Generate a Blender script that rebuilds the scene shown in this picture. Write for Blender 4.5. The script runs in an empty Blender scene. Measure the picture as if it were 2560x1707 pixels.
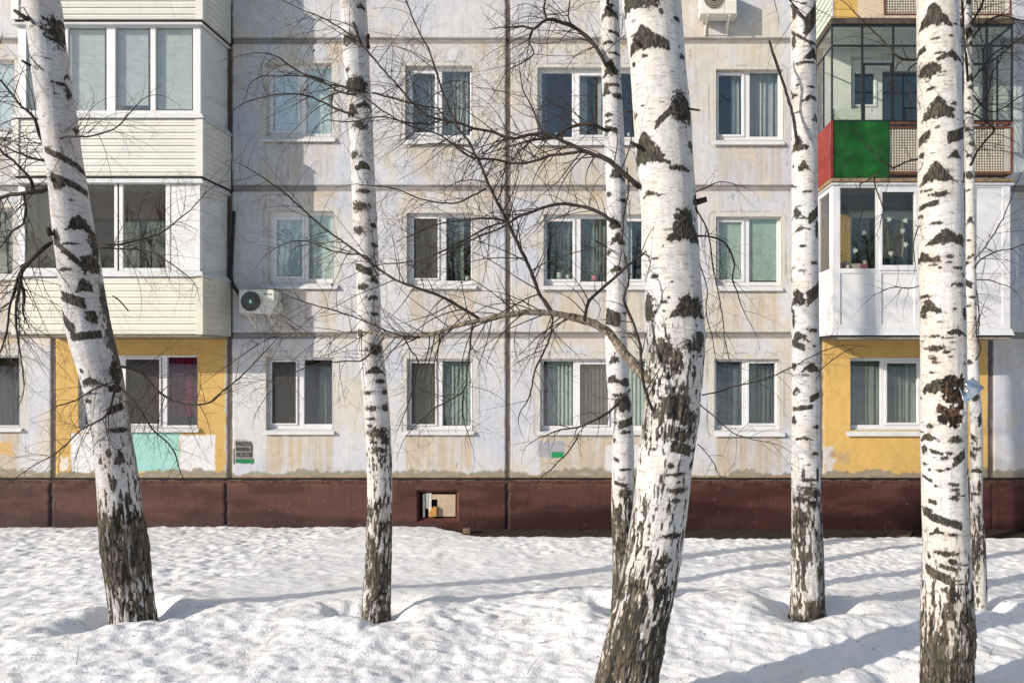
import bpy, math, random
import numpy as np
from mathutils import Vector
R = math.radians
S = bpy.context.scene
COL = S.collection

# ------------------------------------------------------------------ camera, sky, sun, exposure
CZ = 3.0            # eye height above the foot of the facade
F = 1822.0          # focal length in photo pixels (photo 2560 wide)
VX, VY = 1500.0, 908.0
FD = 13.4           # distance to the facade
cam = bpy.data.cameras.new('camera'); camo = bpy.data.objects.new('camera', cam); COL.objects.link(camo)
cam.sensor_width = 36.0; cam.lens = F/2560*36.0
cam.shift_x = (1280-VX)/2560.0; cam.shift_y = (VY-853.5)/2560.0
cam.clip_start = .05; cam.clip_end = 2000
camo.location = (0, 0, CZ); camo.rotation_euler = (R(90), 0, 0)
S.camera = camo
SUNV = Vector((1.55, 1.0, -.69)).normalized()
EL = math.asin(-SUNV.z); AZ = math.atan2(-SUNV.x, -SUNV.y)
w = bpy.data.worlds.new('World'); S.world = w; w.use_nodes = True
nt = w.node_tree; bg = nt.nodes['Background']
sky = nt.nodes.new('ShaderNodeTexSky'); sky.sky_type = 'NISHITA'; sky.sun_disc = False
sky.sun_elevation = EL; sky.sun_rotation = AZ % (2*math.pi); sky.air_density = 1.0; sky.dust_density = 0.7
nt.links.new(sky.outputs[0], bg.inputs[0]); bg.inputs[1].default_value = .125
sl = bpy.data.lights.new('sun', 'SUN'); sl.energy = 4.1; sl.angle = R(.55); sl.color = (1, .905, .79)
so = bpy.data.objects.new('sun', sl); COL.objects.link(so)
so.rotation_euler = SUNV.to_track_quat('-Z', 'Y').to_euler(); so.location = (-20, -12, 14)
S.view_settings.view_transform = 'Standard'; S.view_settings.look = 'None'
S.view_settings.exposure = .24; S.view_settings.gamma = 1
S.cycles.max_bounces = 8; S.cycles.transparent_max_bounces = 24

# ------------------------------------------------------------------ helpers
def W(px, py, D):
    return ((px-VX)/F*D, D, CZ+(VY-py)/F*D)
def wx(px, D=FD): return (px-VX)/F*D
def wz(py, D=FD): return CZ+(VY-py)/F*D

def _h(ix, iy, seed):
    n = (ix.astype(np.int64)*374761393 + iy.astype(np.int64)*668265263 + seed*974634777) & 0xffffffff
    n = ((n ^ (n >> 13))*1274126177) & 0xffffffff
    n = (n ^ (n >> 16)) & 0xffffffff
    return n/4294967295.0
def vn(x, y, seed=0):
    x, y = np.broadcast_arrays(np.asarray(x, float), np.asarray(y, float))
    ix = np.floor(x); iy = np.floor(y); fx = x-ix; fy = y-iy
    ux = fx*fx*fx*(fx*(fx*6-15)+10); uy = fy*fy*fy*(fy*(fy*6-15)+10)
    a = _h(ix, iy, seed); b = _h(ix+1, iy, seed); c = _h(ix, iy+1, seed); d = _h(ix+1, iy+1, seed)
    return (a*(1-ux)+b*ux)*(1-uy)+(c*(1-ux)+d*ux)*uy
def fbm(x, y, seed=0, o=4, g=.5):
    s = 0; a = 1; t = 0
    for i in range(o):
        s = s+a*vn(np.asarray(x)*2**i+i*17.3, np.asarray(y)*2**i+i*9.1, seed+i); t += a; a *= g
    return s/t
def sst(e0, e1, x):
    t = np.clip((x-e0)/(e1-e0), 0, 1); return t*t*(3-2*t)

def tag(o, label=None, cat=None, group=None, kind=None):
    for k, v in (('label', label), ('category', cat), ('group', group), ('kind', kind)):
        if v: o[k] = v
    return o
def empty(name, loc=(0, 0, 0), label=None, cat=None, group=None, parent=None):
    o = bpy.data.objects.new(name, None); COL.objects.link(o); o.location = loc
    o.empty_display_size = .2
    if parent: setpar(o, parent)
    return tag(o, label, cat, group)
def wloc(o):
    v = Vector(o.location); p = o.parent
    while p: v += p.location; p = p.parent
    return v
def setpar(o, p):
    o.parent = p; o.location = Vector(o.location)-wloc(p)

class MB:
    def __init__(s): s.v = []; s.f = []; s.mi = []; s.cur = 0
    def quad(s, a, b, c, d):
        n = len(s.v); s.v += [a, b, c, d]; s.f.append((n, n+1, n+2, n+3)); s.mi.append(s.cur)
    def poly(s, pts):
        n = len(s.v); s.v += list(pts); s.f.append(tuple(range(n, n+len(pts)))); s.mi.append(s.cur)
    def box(s, x0, x1, y0, y1, z0, z1):
        if x0 > x1: x0, x1 = x1, x0
        if y0 > y1: y0, y1 = y1, y0
        if z0 > z1: z0, z1 = z1, z0
        n = len(s.v)
        s.v += [(x0, y0, z0), (x1, y0, z0), (x1, y1, z0), (x0, y1, z0), (x0, y0, z1), (x1, y0, z1), (x1, y1, z1), (x0, y1, z1)]
        for f in ((3, 2, 1, 0), (4, 5, 6, 7), (0, 1, 5, 4), (1, 2, 6, 5), (2, 3, 7, 6), (3, 0, 4, 7)):
            s.f.append(tuple(n+i for i in f)); s.mi.append(s.cur)
    def bar(s, p, q, w, h=None):          # a rectangular bar from p to q
        p = Vector(p); q = Vector(q); h = h or w; d = (q-p).normalized()
        u = d.cross(Vector((0, 1, 0)));
        if u.length < .1: u = d.cross(Vector((0, 0, 1)))
        u.normalize(); t = d.cross(u).normalized(); n = len(s.v)
        for c in (p, q):
            for a, b in ((-1, -1), (1, -1), (1, 1), (-1, 1)): s.v.append(tuple(c+u*a*w/2+t*b*h/2))
        for f in ((0, 1, 2, 3), (7, 6, 5, 4), (0, 4, 5, 1), (1, 5, 6, 2), (2, 6, 7, 3), (3, 7, 4, 0)):
            s.f.append(tuple(n+i for i in f)); s.mi.append(s.cur)
    def tube(s, pts, rad, sides=6, cap=True):
        pts = [Vector(p) for p in pts]; m = len(pts)
        if m < 2: return
        n0 = len(s.v); ref = Vector((.31, .87, .38))
        for i in range(m):
            d = (pts[min(i+1, m-1)]-pts[max(i-1, 0)])
            if d.length < 1e-9: d = Vector((0, 0, 1))
            d.normalize(); u = d.cross(ref)
            if u.length < .05: u = d.cross(Vector((1, 0, 0)))
            u.normalize(); t = d.cross(u); r = rad[i]
            for k in range(sides):
                a = 2*math.pi*k/sides
                s.v.append(tuple(pts[i]+u*(math.cos(a)*r)+t*(math.sin(a)*r)))
        for i in range(m-1):
            for k in range(sides):
                k2 = (k+1) % sides
                s.f.append((n0+i*sides+k, n0+i*sides+k2, n0+(i+1)*sides+k2, n0+(i+1)*sides+k)); s.mi.append(s.cur)
        if cap:
            s.f.append(tuple(n0+k for k in range(sides-1, -1, -1))); s.mi.append(s.cur)
            s.f.append(tuple(n0+(m-1)*sides+k for k in range(sides))); s.mi.append(s.cur)
    def disc(s, c, r, axis='y', n=24, flip=False, th=0):
        pts = [(c[0]+r*math.cos(2*math.pi*k/n), c[1], c[2]+r*math.sin(2*math.pi*k/n)) for k in range(n)]
        s.poly(pts)
    def build(s, name, mat, parent=None, smooth=False, bevel=0, label=None):
        me = bpy.data.meshes.new(name); me.from_pydata(s.v, [], s.f)
        mats = mat if isinstance(mat, (list, tuple)) else [mat]
        for m in mats: me.materials.append(m)
        if len(mats) > 1: me.polygons.foreach_set('material_index', s.mi)
        if smooth: me.polygons.foreach_set('use_smooth', [True]*len(me.polygons))
        me.update(); o = bpy.data.objects.new(name, me); COL.objects.link(o)
        if bevel:
            b = o.modifiers.new('bevel', 'BEVEL'); b.width = bevel; b.segments = 2; b.limit_method = 'ANGLE'
        if parent: setpar(o, parent)
        if label: o['label'] = label
        return o
def grid_mesh(name, P, mat, col=None, smooth=True, wrap=False, keep=None, parent=None):
    """P: (ny,nx,3) array of points"""
    ny, nx = P.shape[:2]
    idx = np.arange(ny*nx).reshape(ny, nx)
    if wrap: idx2 = np.concatenate([idx, idx[:, :1]], 1)
    else: idx2 = idx
    a = idx2[:-1, :-1]; b = idx2[:-1, 1:]; c = idx2[1:, 1:]; d = idx2[1:, :-1]
    Q = np.stack([a, b, c, d], -1)
    if keep is not None: Q = Q[keep]
    Q = Q.reshape(-1, 4)
    me = bpy.data.meshes.new(name)
    me.vertices.add(ny*nx); me.vertices.foreach_set('co', P.reshape(-1).astype(np.float32))
    me.loops.add(Q.size); me.loops.foreach_set('vertex_index', Q.reshape(-1).astype(np.int32))
    me.polygons.add(len(Q)); me.polygons.foreach_set('loop_start', np.arange(0, Q.size, 4, dtype=np.int32))
    me.polygons.foreach_set('loop_total', np.full(len(Q), 4, np.int32))
    if smooth: me.polygons.foreach_set('use_smooth', np.ones(len(Q), bool))
    me.update(calc_edges=True); me.validate()
    if col is not None:
        at = me.color_attributes.new('col', 'FLOAT_COLOR', 'POINT')
        c4 = np.ones((ny*nx, 4), np.float32); c4[:, :3] = col.reshape(-1, 3)
        at.data.foreach_set('color', c4.reshape(-1))
    me.materials.append(mat)
    o = bpy.data.objects.new(name, me); COL.objects.link(o)
    if parent: setpar(o, parent)
    return o

# ------------------------------------------------------------------ materials
def mat(name, color, rough=.6, spec=.3, var=.12, scale=6.0, bump=0.0, bscale=60.0, metal=0.0, stretch=(1, 1, 1), attr=False, col2=None, trans=0.0):
    m = bpy.data.materials.new(name); m.use_nodes = True
    t = m.node_tree; b = t.nodes['Principled BSDF']; L = t.links.new
    b.inputs['Roughness'].default_value = rough; b.inputs['Specular IOR Level'].default_value = spec
    b.inputs['Metallic'].default_value = metal
    tc = t.nodes.new('ShaderNodeTexCoord'); mp = t.nodes.new('ShaderNodeMapping'); mp.inputs['Scale'].default_value = stretch
    L(tc.outputs['Object'], mp.inputs[0])
    n = t.nodes.new('ShaderNodeTexNoise'); n.inputs['Scale'].default_value = scale; n.inputs['Detail'].default_value = 6
    n.inputs['Roughness'].default_value = .65
    L(mp.outputs[0], n.inputs['Vector'])
    if attr:
        a = t.nodes.new('ShaderNodeAttribute'); a.attribute_name = 'col'
        mr = t.nodes.new('ShaderNodeMapRange'); mr.inputs['From Min'].default_value = .3; mr.inputs['From Max'].default_value = .7
        mr.inputs['To Min'].default_value = 1-var; mr.inputs['To Max'].default_value = 1+var
        L(n.outputs[0], mr.inputs[0])
        vm = t.nodes.new('ShaderNodeVectorMath'); vm.operation = 'SCALE'
        L(a.outputs['Color'], vm.inputs[0]); L(mr.outputs[0], vm.inputs['Scale']); L(vm.outputs[0], b.inputs['Base Color'])
    else:
        c = color; c2 = col2 or tuple(x*(1-2*var) for x in c); c1 = tuple(min(1, x*(1+var)) for x in c)
        mx = t.nodes.new('ShaderNodeMix'); mx.data_type = 'RGBA'
        mx.inputs['A'].default_value = (*c2, 1); mx.inputs['B'].default_value = (*c1, 1)
        mr = t.nodes.new('ShaderNodeMapRange'); mr.inputs['From Min'].default_value = .35; mr.inputs['From Max'].default_value = .65
        L(n.outputs[0], mr.inputs[0]); L(mr.outputs[0], mx.inputs['Factor']); L(mx.outputs['Result'], b.inputs['Base Color'])
    if bump:
        n2 = t.nodes.new('ShaderNodeTexNoise'); n2.inputs['Scale'].default_value = bscale; n2.inputs['Detail'].default_value = 5
        L(mp.outputs[0], n2.inputs['Vector'])
        bp = t.nodes.new('ShaderNodeBump'); bp.inputs['Strength'].default_value = bump; bp.inputs['Distance'].default_value = .01
        L(n2.outputs[0], bp.inputs['Height']); L(bp.outputs[0], b.inputs['Normal'])
    if trans:
        out = t.nodes['Material Output']; tr = t.nodes.new('ShaderNodeBsdfTranslucent'); ms = t.nodes.new('ShaderNodeMixShader')
        ms.inputs[0].default_value = trans; tr.inputs[0].default_value = (*color, 1)
        L(b.outputs[0], ms.inputs[1]); L(tr.outputs[0], ms.inputs[2]); L(ms.outputs[0], out.inputs[0])
    return m
def glass(name, tint=(.8, .87, .84), f0=.06, wave=.02):
    m = bpy.data.materials.new(name); m.use_nodes = True; t = m.node_tree; L = t.links.new
    t.nodes.remove(t.nodes['Principled BSDF']); out = t.nodes['Material Output']
    tr = t.nodes.new('ShaderNodeBsdfTransparent'); tr.inputs[0].default_value = (*tint, 1)
    gl = t.nodes.new('ShaderNodeBsdfGlossy'); gl.inputs['Roughness'].default_value = .01
    lw = t.nodes.new('ShaderNodeLayerWeight'); lw.inputs[0].default_value = .5
    pw = t.nodes.new('ShaderNodeMath'); pw.operation = 'POWER'; pw.inputs[1].default_value = 5
    ma = t.nodes.new('ShaderNodeMath'); ma.operation = 'MULTIPLY_ADD'; ma.inputs[1].default_value = 1-f0; ma.inputs[2].default_value = f0
    L(lw.outputs['Facing'], pw.inputs[0]); L(pw.outputs[0], ma.inputs[0])
    tc = t.nodes.new('ShaderNodeTexCoord'); n = t.nodes.new('ShaderNodeTexNoise'); n.inputs['Scale'].default_value = 2.2; n.inputs['Detail'].default_value = 1
    bp = t.nodes.new('ShaderNodeBump'); bp.inputs['Strength'].default_value = wave; bp.inputs['Distance'].default_value = .05
    L(tc.outputs['Object'], n.inputs['Vector']); L(n.outputs[0], bp.inputs['Height']); L(bp.outputs[0], gl.inputs['Normal'])
    ms = t.nodes.new('ShaderNodeMixShader'); L(ma.outputs[0], ms.inputs[0]); L(tr.outputs[0], ms.inputs[1]); L(gl.outputs[0], ms.inputs[2])
    L(ms.outputs[0], out.inputs[0]); return m
def screenmat(name, color, alpha):
    m = bpy.data.materials.new(name); m.use_nodes = True; t = m.node_tree; L = t.links.new
    b = t.nodes['Principled BSDF']; b.inputs['Base Color'].default_value = (*color, 1); b.inputs['Roughness'].default_value = .8
    tr = t.nodes.new('ShaderNodeBsdfTransparent'); ms = t.nodes.new('ShaderNodeMixShader'); ms.inputs[0].default_value = alpha
    L(tr.outputs[0], ms.inputs[1]); L(b.outputs[0], ms.inputs[2]); L(ms.outputs[0], t.nodes['Material Output'].inputs[0]); return m

M = {}
M['wall'] = mat('painted_concrete', (1, 1, 1), .85, .2, .09, 9, .35, 45, attr=True)
M['bark'] = mat('birch_bark', (1, 1, 1), .75, .25, .10, 40, .35, 120, attr=True)
M['pvc'] = mat('white_plastic', (.70, .70, .71), .35, .4, .03, 3)
M['pvcold'] = mat('painted_wood', (.62, .61, .57), .6, .3, .12, 12)
M['tin'] = mat('white_tin', (.66, .67, .68), .35, .5, .05, 4)
M['glass'] = glass('window_glass', (.95, .975, .965), .10)
M['glass_sky'] = glass('coated_glass', (.95, .98, .985), .15)
M['glass_soft'] = glass('plain_glass', (.90, .90, .87), .035)
M['glass_dark'] = glass('tinted_glass', (.86, .88, .85), .06)
M['glass_bal'] = glass('balcony_glass', (.95, .97, .94), .04)
M['screen'] = screenmat('insect_mesh', (.060, .058, .054), .50)
M['screen_lt'] = screenmat('pale_insect_mesh', (.16, .15, .13), .5)
M['dark'] = mat('dark_room', (.10, .095, .09), .9, .1, .15, 3)
M['tar'] = mat('joint_tar', (.055, .045, .04), .8, .2, .4, 14, .6, 40, col2=(.13, .11, .10))
M['conc'] = mat('grey_concrete', (.32, .28, .22), .9, .15, .18, 10, .5, 60)
M['side_w'] = mat('white_siding', (.66, .65, .60), .45, .35, .035, 2)
M['side_c'] = mat('cream_siding', (.66, .63, .535), .45, .35, .035, 2)
M['panel_w'] = mat('white_panel', (.68, .68, .69), .4, .35, .03, 2)
M['panel_g'] = mat('grey_panel', (.62, .625, .61), .5, .3, .05, 3)
M['blackgap'] = mat('flat_black', (.02, .02, .02), .7, .2, .2, 10)
M['steel'] = mat('black_steel', (.022, .022, .03), .45, .4, .3, 20)
M['rust'] = mat('rusty_rail', (.16, .065, .04), .7, .3, .3, 18)
M['green'] = mat('green_sheet', (.0065, .085, .012), .5, .35, .3, 2.5)
M['red'] = mat('red_sheet', (.25, .032, .024), .45, .4, .12, 5)
M['yelp'] = mat('yellow_panel', (.62, .40, .12), .55, .3, .08, 4, stretch=(6, 1, 1))
M['crep'] = mat('cream_panel', (.62, .50, .36), .55, .3, .08, 4)
M['greenside'] = mat('pale_green_boards', (.62, .68, .60), .5, .3, .05, 4)
M['mesh'] = mat('cream_mesh', (.66, .60, .49), .6, .3, .1, 30)
M['twig'] = mat('twig_bark', (.050, .034, .026), .7, .25, .3, 40)
M['branch'] = mat('branch_bark', (.045, .035, .028), .75, .25, .35, 25, .5, 90)
M['branchw'] = mat('pale_branch_bark', (.34, .28, .21), .75, .25, .1, 34, .9, 70, col2=(.028, .02, .015), stretch=(1.6, 1, .8))
M['plinth'] = mat('maroon_paint', (1, 1, 1), .6, .3, .10, 14, .3, 50, attr=True)
M['soil'] = mat('wet_soil', (.055, .040, .028), .9, .2, .3, 25, .8, 60)
M['acw'] = mat('cream_metal', (.72, .70, .62), .4, .4, .04, 5)
M['acd'] = mat('dark_grille', (.035, .035, .035), .5, .4, .2, 20)
M['acg'] = mat('grey_wire', (.30, .30, .29), .4, .5, .1, 20)
M['logo'] = mat('green_print', (.02, .20, .07), .5, .3, .1, 20)
M['rubber'] = mat('black_tube', (.012, .012, .016), .5, .4, .2, 20)
M['wood'] = mat('brown_wood', (.17, .09, .05), .7, .3, .2, 12, .3, 60, stretch=(1, 1, .2))
M['woodo'] = mat('orange_wood', (.50, .26, .07), .6, .3, .15, 12, .3, 60)
M['zinc'] = mat('galvanised_tin', (.50, .56, .62), .28, .6, .2, 12, .5, 14, metal=.75)
M['rot'] = mat('rotten_wood', (.075, .04, .022), .95, .1, .4, 30, 1.0, 60, col2=(.012, .009, .007))
M['leaf'] = mat('dead_leaf', (.22, .07, .04), .7, .3, .2, 30)
M['pot'] = mat('pale_pot', (.55, .62, .55), .5, .4, .05, 6)
M['potw'] = mat('white_pot', (.75, .74, .66), .5, .4, .05, 6)
M['plant'] = mat('houseplant_leaf', (.06, .13, .035), .5, .4, .3, 20)
M['pink'] = mat('pink_print', (.55, .16, .22), .5, .3, .2, 20)
M['card'] = mat('pale_box', (.62, .55, .50), .6, .3, .1, 10)
M['cloth'] = mat('grey_beige_cloth', (.38, .33, .25), .9, .1, .1, 12, trans=.25)
M['denim'] = mat('blue_denim', (.03, .055, .10), .9, .1, .2, 20)
M['paper'] = mat('white_paper', (.85, .85, .82), .7, .2, .03, 5)
M['ink'] = mat('stencil_paint', (.05, .05, .052), .8, .2, .3, 30)
M['carved'] = mat('green_glass_fibre', (.3, .5, .4), .6, .3, .1, 10)
# ------------------------------------------------------------------ the apartment building
B = empty('apartment_building', (0, FD, 0), 'five storey panel apartment block with peeling white, blue and beige paint behind the birches', 'building')
JH = (103, 471, 839)                      # floor joints, photo rows on the facade plane
JV = (133, 574, 1269.5, 2051, 2477)       # vertical joints
WD = FD+.10                               # plane of the window frames
# name, frame box at WD (x0,x1,y0,y1), panes (x0,x1,y0,y1,style), sill (x0,x1,y0,y1), mat
WIN = [
 ('w31', (672, 831, 166, 343), [(683, 745.5, 178, 328, 'sash'), (765, 828, 171.5, 335, 'fix')], (655, 840, 342, 354), 'blue-tinted window with a pale blind on the third floor beside the thin birch'),
 ('w32', (1018, 1180, 172, 351), [(1031, 1088, 185, 332, 'sash'), (1105, 1176, 178, 339, 'fix')], (1015, 1187, 351, 360), None),
 ('w33', (1346, 1625, 176, 352), [(1353.5, 1431, 183, 343, 'fix'), (1449, 1508, 190, 338, 'sash'), (1530, 1616, 183, 343, 'fix')], (1340, 1630, 352, 363), None),
 ('w34', (1789, 1952, 181, 353), [(1796, 1855, 188.5, 337, 'sash'), (1874, 1946, 181.5, 342, 'fix')], (1781, 1960, 353, 362), None),
 ('w21', (676, 836, 532, 708), [(692, 756, 549.5, 691, 'tilt'), (771, 832, 539, 697, 'fix')], (656, 847, 709, 722), 'window tilted open with a pale venetian blind on the second floor'),
 ('w22', (1023, 1181, 537, 712), [(1031, 1099, 543, 700, 'screen'), (1115, 1178, 544, 702, 'fix')], (1018, 1192, 712, 722), None),
 ('w23', (1361.5, 1614, 540, 714), [(1366, 1432.5, 553.6, 698, 'sash'), (1451.5, 1521, 547, 704, 'fix'), (1537, 1605, 553.6, 698, 'sash')], (1352, 1618, 714, 724), None),
 ('w24', (1789, 1948, 546, 714), [(1797, 1855, 555.5, 699, 'sash'), (1873, 1943, 547, 705, 'fix')], (1790, 1956, 714, 727), None),
 ('w11', (673, 835, 895, 1072), [(677, 745, 900, 1062, 'screen'), (760, 830.5, 900, 1060, 'fix')], (660, 837, 1072, 1086), None),
 ('w12', (1022, 1181, 898, 1073), [(1025, 1093, 903, 1064, 'screen'), (1106, 1177, 903, 1064, 'fix')], (1008, 1187, 1073, 1087), None),
 ('w13', (1353, 1620, 898, 1076), [(1357.5, 1434, 903, 1064, 'fix'), (1446, 1524, 906, 1066, 'screenl'), (1540, 1613, 903, 1064, 'fix')], (1343, 1625, 1076, 1087), None),
 ('w14', (1785, 1944, 899, 1073), [(1790, 1856, 904, 1063, 'fix'), (1872, 1938, 908, 1058, 'sash')], (1784, 1961, 1073, 1091), None),
 ('w1a', (207, 499, 889, 1067), [(210, 290, 894, 1060, 'fix'), (312, 404, 894, 1063, 'screen'), (417.5, 494, 893, 1063, 'fix')], (205, 500, 1066, 1080), 'ground floor window with a plum curtain in the left yellow panel'),
 ('w1b', (2122, 2388, 896, 1072), [(2126, 2201, 902, 1062, 'fix'), (2217, 2293, 908, 1056, 'sash'), (2309, 2383, 902, 1062, 'fix')], (2114, 2394, 1072, 1090), 'ground floor window in the right yellow panel'),
 ('w10', (-110, 57, 890, 1065), [(-104, -26, 894, 1062, 'fix'), (-14, 54, 894, 1063, 'fix')], (-112, 58, 1065, 1079), None),
 ('w20', (-110, 40, 524, 688), [(-104, -26, 530, 684, 'fix'), (-14, 35, 528, 685, 'fix')], (-112, 42, 688, 700), None),
 ('w30', (-110, 44, 156, 327), [(-104, -26, 162, 322, 'fix'), (-14, 40, 160, 324, 'fix')], (-112, 46, 327, 343), None),
 # inside the balconies
 ('b2l', (150, 455, 520, 800), [(160, 292, 528, 760, 'fix'), (306, 446, 528, 760, 'fix')], None, None),
 ('b3l', (150, 455, 150, 420), [(160, 292, 158, 400, 'fix'), (306, 446, 158, 400, 'fix')], None, None),
 ('b3r', (2124, 2420, 150, 425), [(2136, 2186, 184, 262, 'sash'), (2206, 2300, 178, 420, 'fix'), (2312, 2412, 178, 420, 'fix')], None, None),
 ('b2r', (2122, 2420, 532, 800), [(2130, 2196, 545, 780, 'fix'), (2210, 2300, 548, 780, 'fix'), (2312, 2412, 548, 780, 'fix')], None, None),
]
def wbox(fr):        # opening in world from frame box
    return (wx(fr[0], WD)-.012, wx(fr[1], WD)+.012, wz(fr[3], WD)-.012, wz(fr[2], WD)+.012)
OPEN = [wbox(wi[1]) for wi in WIN]

# ---- facade grid
def px_of_x(x): return VX+x/FD*F
def py_of_z(z): return VY-(z-CZ)/FD*F
st = 2.5
gx = np.concatenate([np.linspace(-1300, -60, 30)[:-1], np.arange(-60, 2640, st), np.linspace(2640, 4200, 36)])
gy = np.concatenate([np.linspace(-960, -40, 26)[:-1], np.arange(-40, 1197.6, st)])
gxw = (gx-VX)/F*FD; gzw = CZ+(VY-gy)/F*FD
def snap(arr, vals):
    for v in vals:
        i = int(np.argmin(np.abs(arr-v))); arr[i] = v
    return arr
gxw = snap(gxw, [o[0] for o in OPEN]+[o[1] for o in OPEN]); gzw = snap(gzw, [o[2] for o in OPEN]+[o[3] for o in OPEN])
PXg, PYg = np.meshgrid(px_of_x(gxw), py_of_z(gzw))
rng = np.random.default_rng(5)
# paint
blue = np.array([.495, .513, .568]); white = np.array([.562, .560, .575]); beige = np.array([.57, .505, .415]); tan = np.array([.47, .37, .245])
n1 = fbm(PXg/170, PYg/150, 3, 5); n2 = fbm(PXg/60, PYg/75, 11, 5); n3 = fbm(PXg/14, PYg/90, 21, 4); n4 = fbm(PXg/420, PYg/330, 31, 3)
c = white+(blue-white)*sst(.38, .66, n1*.7+.3*fbm(PXg/22, PYg/150, 4, 4))[..., None]
edge = np.full(PXg.shape, 1e3)
for j in JH: edge = np.minimum(edge, np.where(PYg > j, PYg-j, (j-PYg)*1.6))
for j in JV: edge = np.minimum(edge, np.abs(PXg-j)*1.7)
wedge = np.full(PXg.shape, 1e3); under = np.zeros(PXg.shape)
for wi in WIN[:17]:
    x0, x1, y0, y1 = wi[1]
    dx = np.maximum(np.maximum(x0-PXg, PXg-x1), 0); dy = np.maximum(np.maximum(y0-PYg, PYg-y1), 0)
    wedge = np.minimum(wedge, np.hypot(dx, dy))
    if wi[3]:
        s0, s1, sa, sb = wi[3]; bot = sb+82
        m = sst(-4, 8, PXg-s0-4+12*(n2-.5))*sst(-4, 8, s1-4-PXg+12*(n2-.5))*(PYg > sb-10)*sst(30, 0, PYg-bot+60*(n3-.5))
        under = np.maximum(under, (1. if sa > 1000 else .62 if sa > 600 else .5)*m*(.45+.9*sst(.35, .65, fbm(PXg/9, PYg/260, 41, 3))))
right = sst(1270, 1330, PXg)*.05
bm = sst(.53, .70, n2*.55+n4*.45+.15*np.exp(-edge/28)+right)
c = c+(beige-c)*(bm*.72)[..., None]
c = c+(tan-c)*(np.clip(under, 0, 1)*.74)[..., None]
c = c+(np.array([.57, .54, .48])-c)*(sst(19, 15, wedge)*.7)[..., None]
c = c*(1-.45*np.exp(-((wedge-17)/1.6)**2)*sst(.35, .6, n3))[..., None]
# drips, rust under the joints, fine vertical streaks
str1 = fbm(PXg/3.2, PYg/70, 51, 3)
c = c*(1-.12*sst(.55, .8, str1))[..., None]
for j in JH:
    below = (PYg > j)*np.exp(-np.maximum(PYg-j, 0)/34)
    c = c+(np.array([.50, .36, .18])-c)*(below*sst(.5, .75, fbm(PXg/40, PYg/200+j, 61, 3))*.75)[..., None]
ys = py_of_z(gzw); xs = px_of_x(gxw)
for k in range(300):
    mx, my = rng.uniform(575, 2480), rng.uniform(0, 1190); L = rng.uniform(4, 22); wd = rng.uniform(.6, 1.3)
    if rng.random() < .35: my = rng.choice(JH)+rng.uniform(4, 40)
    i0, i1 = np.searchsorted(ys, [my, my+L]); k0, k1 = np.searchsorted(xs, [mx-wd, mx+wd])
    c[i0:i1, k0:max(k1, k0+1)] *= rng.uniform(.45, .8)
# coloured zones
def zone(x0, x1, y0, y1, colr, a=1., soft=2., rag=6., seed=71):
    global c
    rx = (fbm(PXg/16, PYg/16, seed, 4)-.5)*rag*2
    m = sst(-soft, soft, PXg-x0+rx)*sst(-soft, soft, x1-PXg+rx)*sst(-soft, soft, PYg-y0+rx)*sst(-soft, soft, y1-PYg+rx)*a
    c = c+(np.array(colr)-c)*m[..., None]
yel = (.56, .36, .115)
zone(138, 564, 838, 1186, yel, .97, 2, 4); zone(2058, 2470, 838, 1189, (.60, .385, .12), .97, 2, 4)
yn = fbm(PXg/120, PYg/200, 77, 4); inY = ((PXg > 2058) & (PXg < 2470) | (PXg > 138) & (PXg < 564)) & (PYg > 838)
c = np.where(inY[..., None], c*(1+.22*(yn-.5))[..., None], c)
zone(2055, 2082, 1120, 1200, (.55, .56, .60), .8, 6, 14); zone(2074, 2090, 1124, 1142, (.42, .31, .16), .8, 3, 8, 75); zone(2096, 2124, 1128, 1158, (.44, .33, .17), .8, 3, 10, 76)
zone(178, 236, 1083, 1182, (.64, .64, .65), 1, 2, 3); zone(448, 538, 1087, 1180, (.66, .655, .665), 1, 2, 3); zone(236, 332, 1083, 1182, (.62, .62, .63), 1, 2, 3)
zone(330, 448, 1080, 1178, (.31, .56, .50), 1, 1.5, 2)
zone(-60, 29, 1103, 1135, (.58, .36, .12), .8, 2, 8); zone(150, 172, 1142, 1175, (.72, .70, .66), .8, 2, 8)
zone(1513, 1602, 1112, 1178, (.66, .645, .64), .9, 2, 3); zone(178, 240, 1105, 1180, (.72, .72, .72), .7, 2, 3)
zone(1345, 1409, 1103, 1144, (.33, .34, .38), .95, 2, 5, 79); zone(1378, 1409, 1129, 1144, (.02, .26, .09), 1, 2, 3, 80)
zone(588, 635, 1146, 1158, (.012, .17, .065), 1, 1.5, 2, 81); zone(588, 632, 1101, 1147, (.20, .195, .185), 1, 3, 3, 82)
zone(138, 570, 470, 700, (.23, .13, .09), 1, 2, 0); zone(2055, 2470, 480, 700, (.46, .30, .09), 1, 2, 0); zone(2055, 2470, 470, 536, (.13, .10, .065), 1, 2, 0); zone(2040, 2540, 0, 440, (.66, .67, .64), .8, 4, 0)  # dark brown strip: the balcony glass's reflection painted into the wall colour
# bare concrete at the foot
foot = 1177-14*(fbm(PXg/55, PYg*0, 91, 4)-.5)*2-6*(fbm(PXg/9, PYg*0, 92, 3)-.5)*2
fm = sst(-2.5, 2.5, PYg-foot)*sst(.30, .40, fbm(PXg/70, PYg/25, 93, 3)+.1)
gc = np.array([.27, .235, .175])*(1+.5*(fbm(PXg/7, PYg/7, 94, 4)-.5))[..., None]
c = c+(gc-c)*(fm*.95)[..., None]
c = np.where((PYg > 1188)[..., None], np.array([.30, .22, .15])*(1+.6*(n3-.5))[..., None], c)
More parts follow.
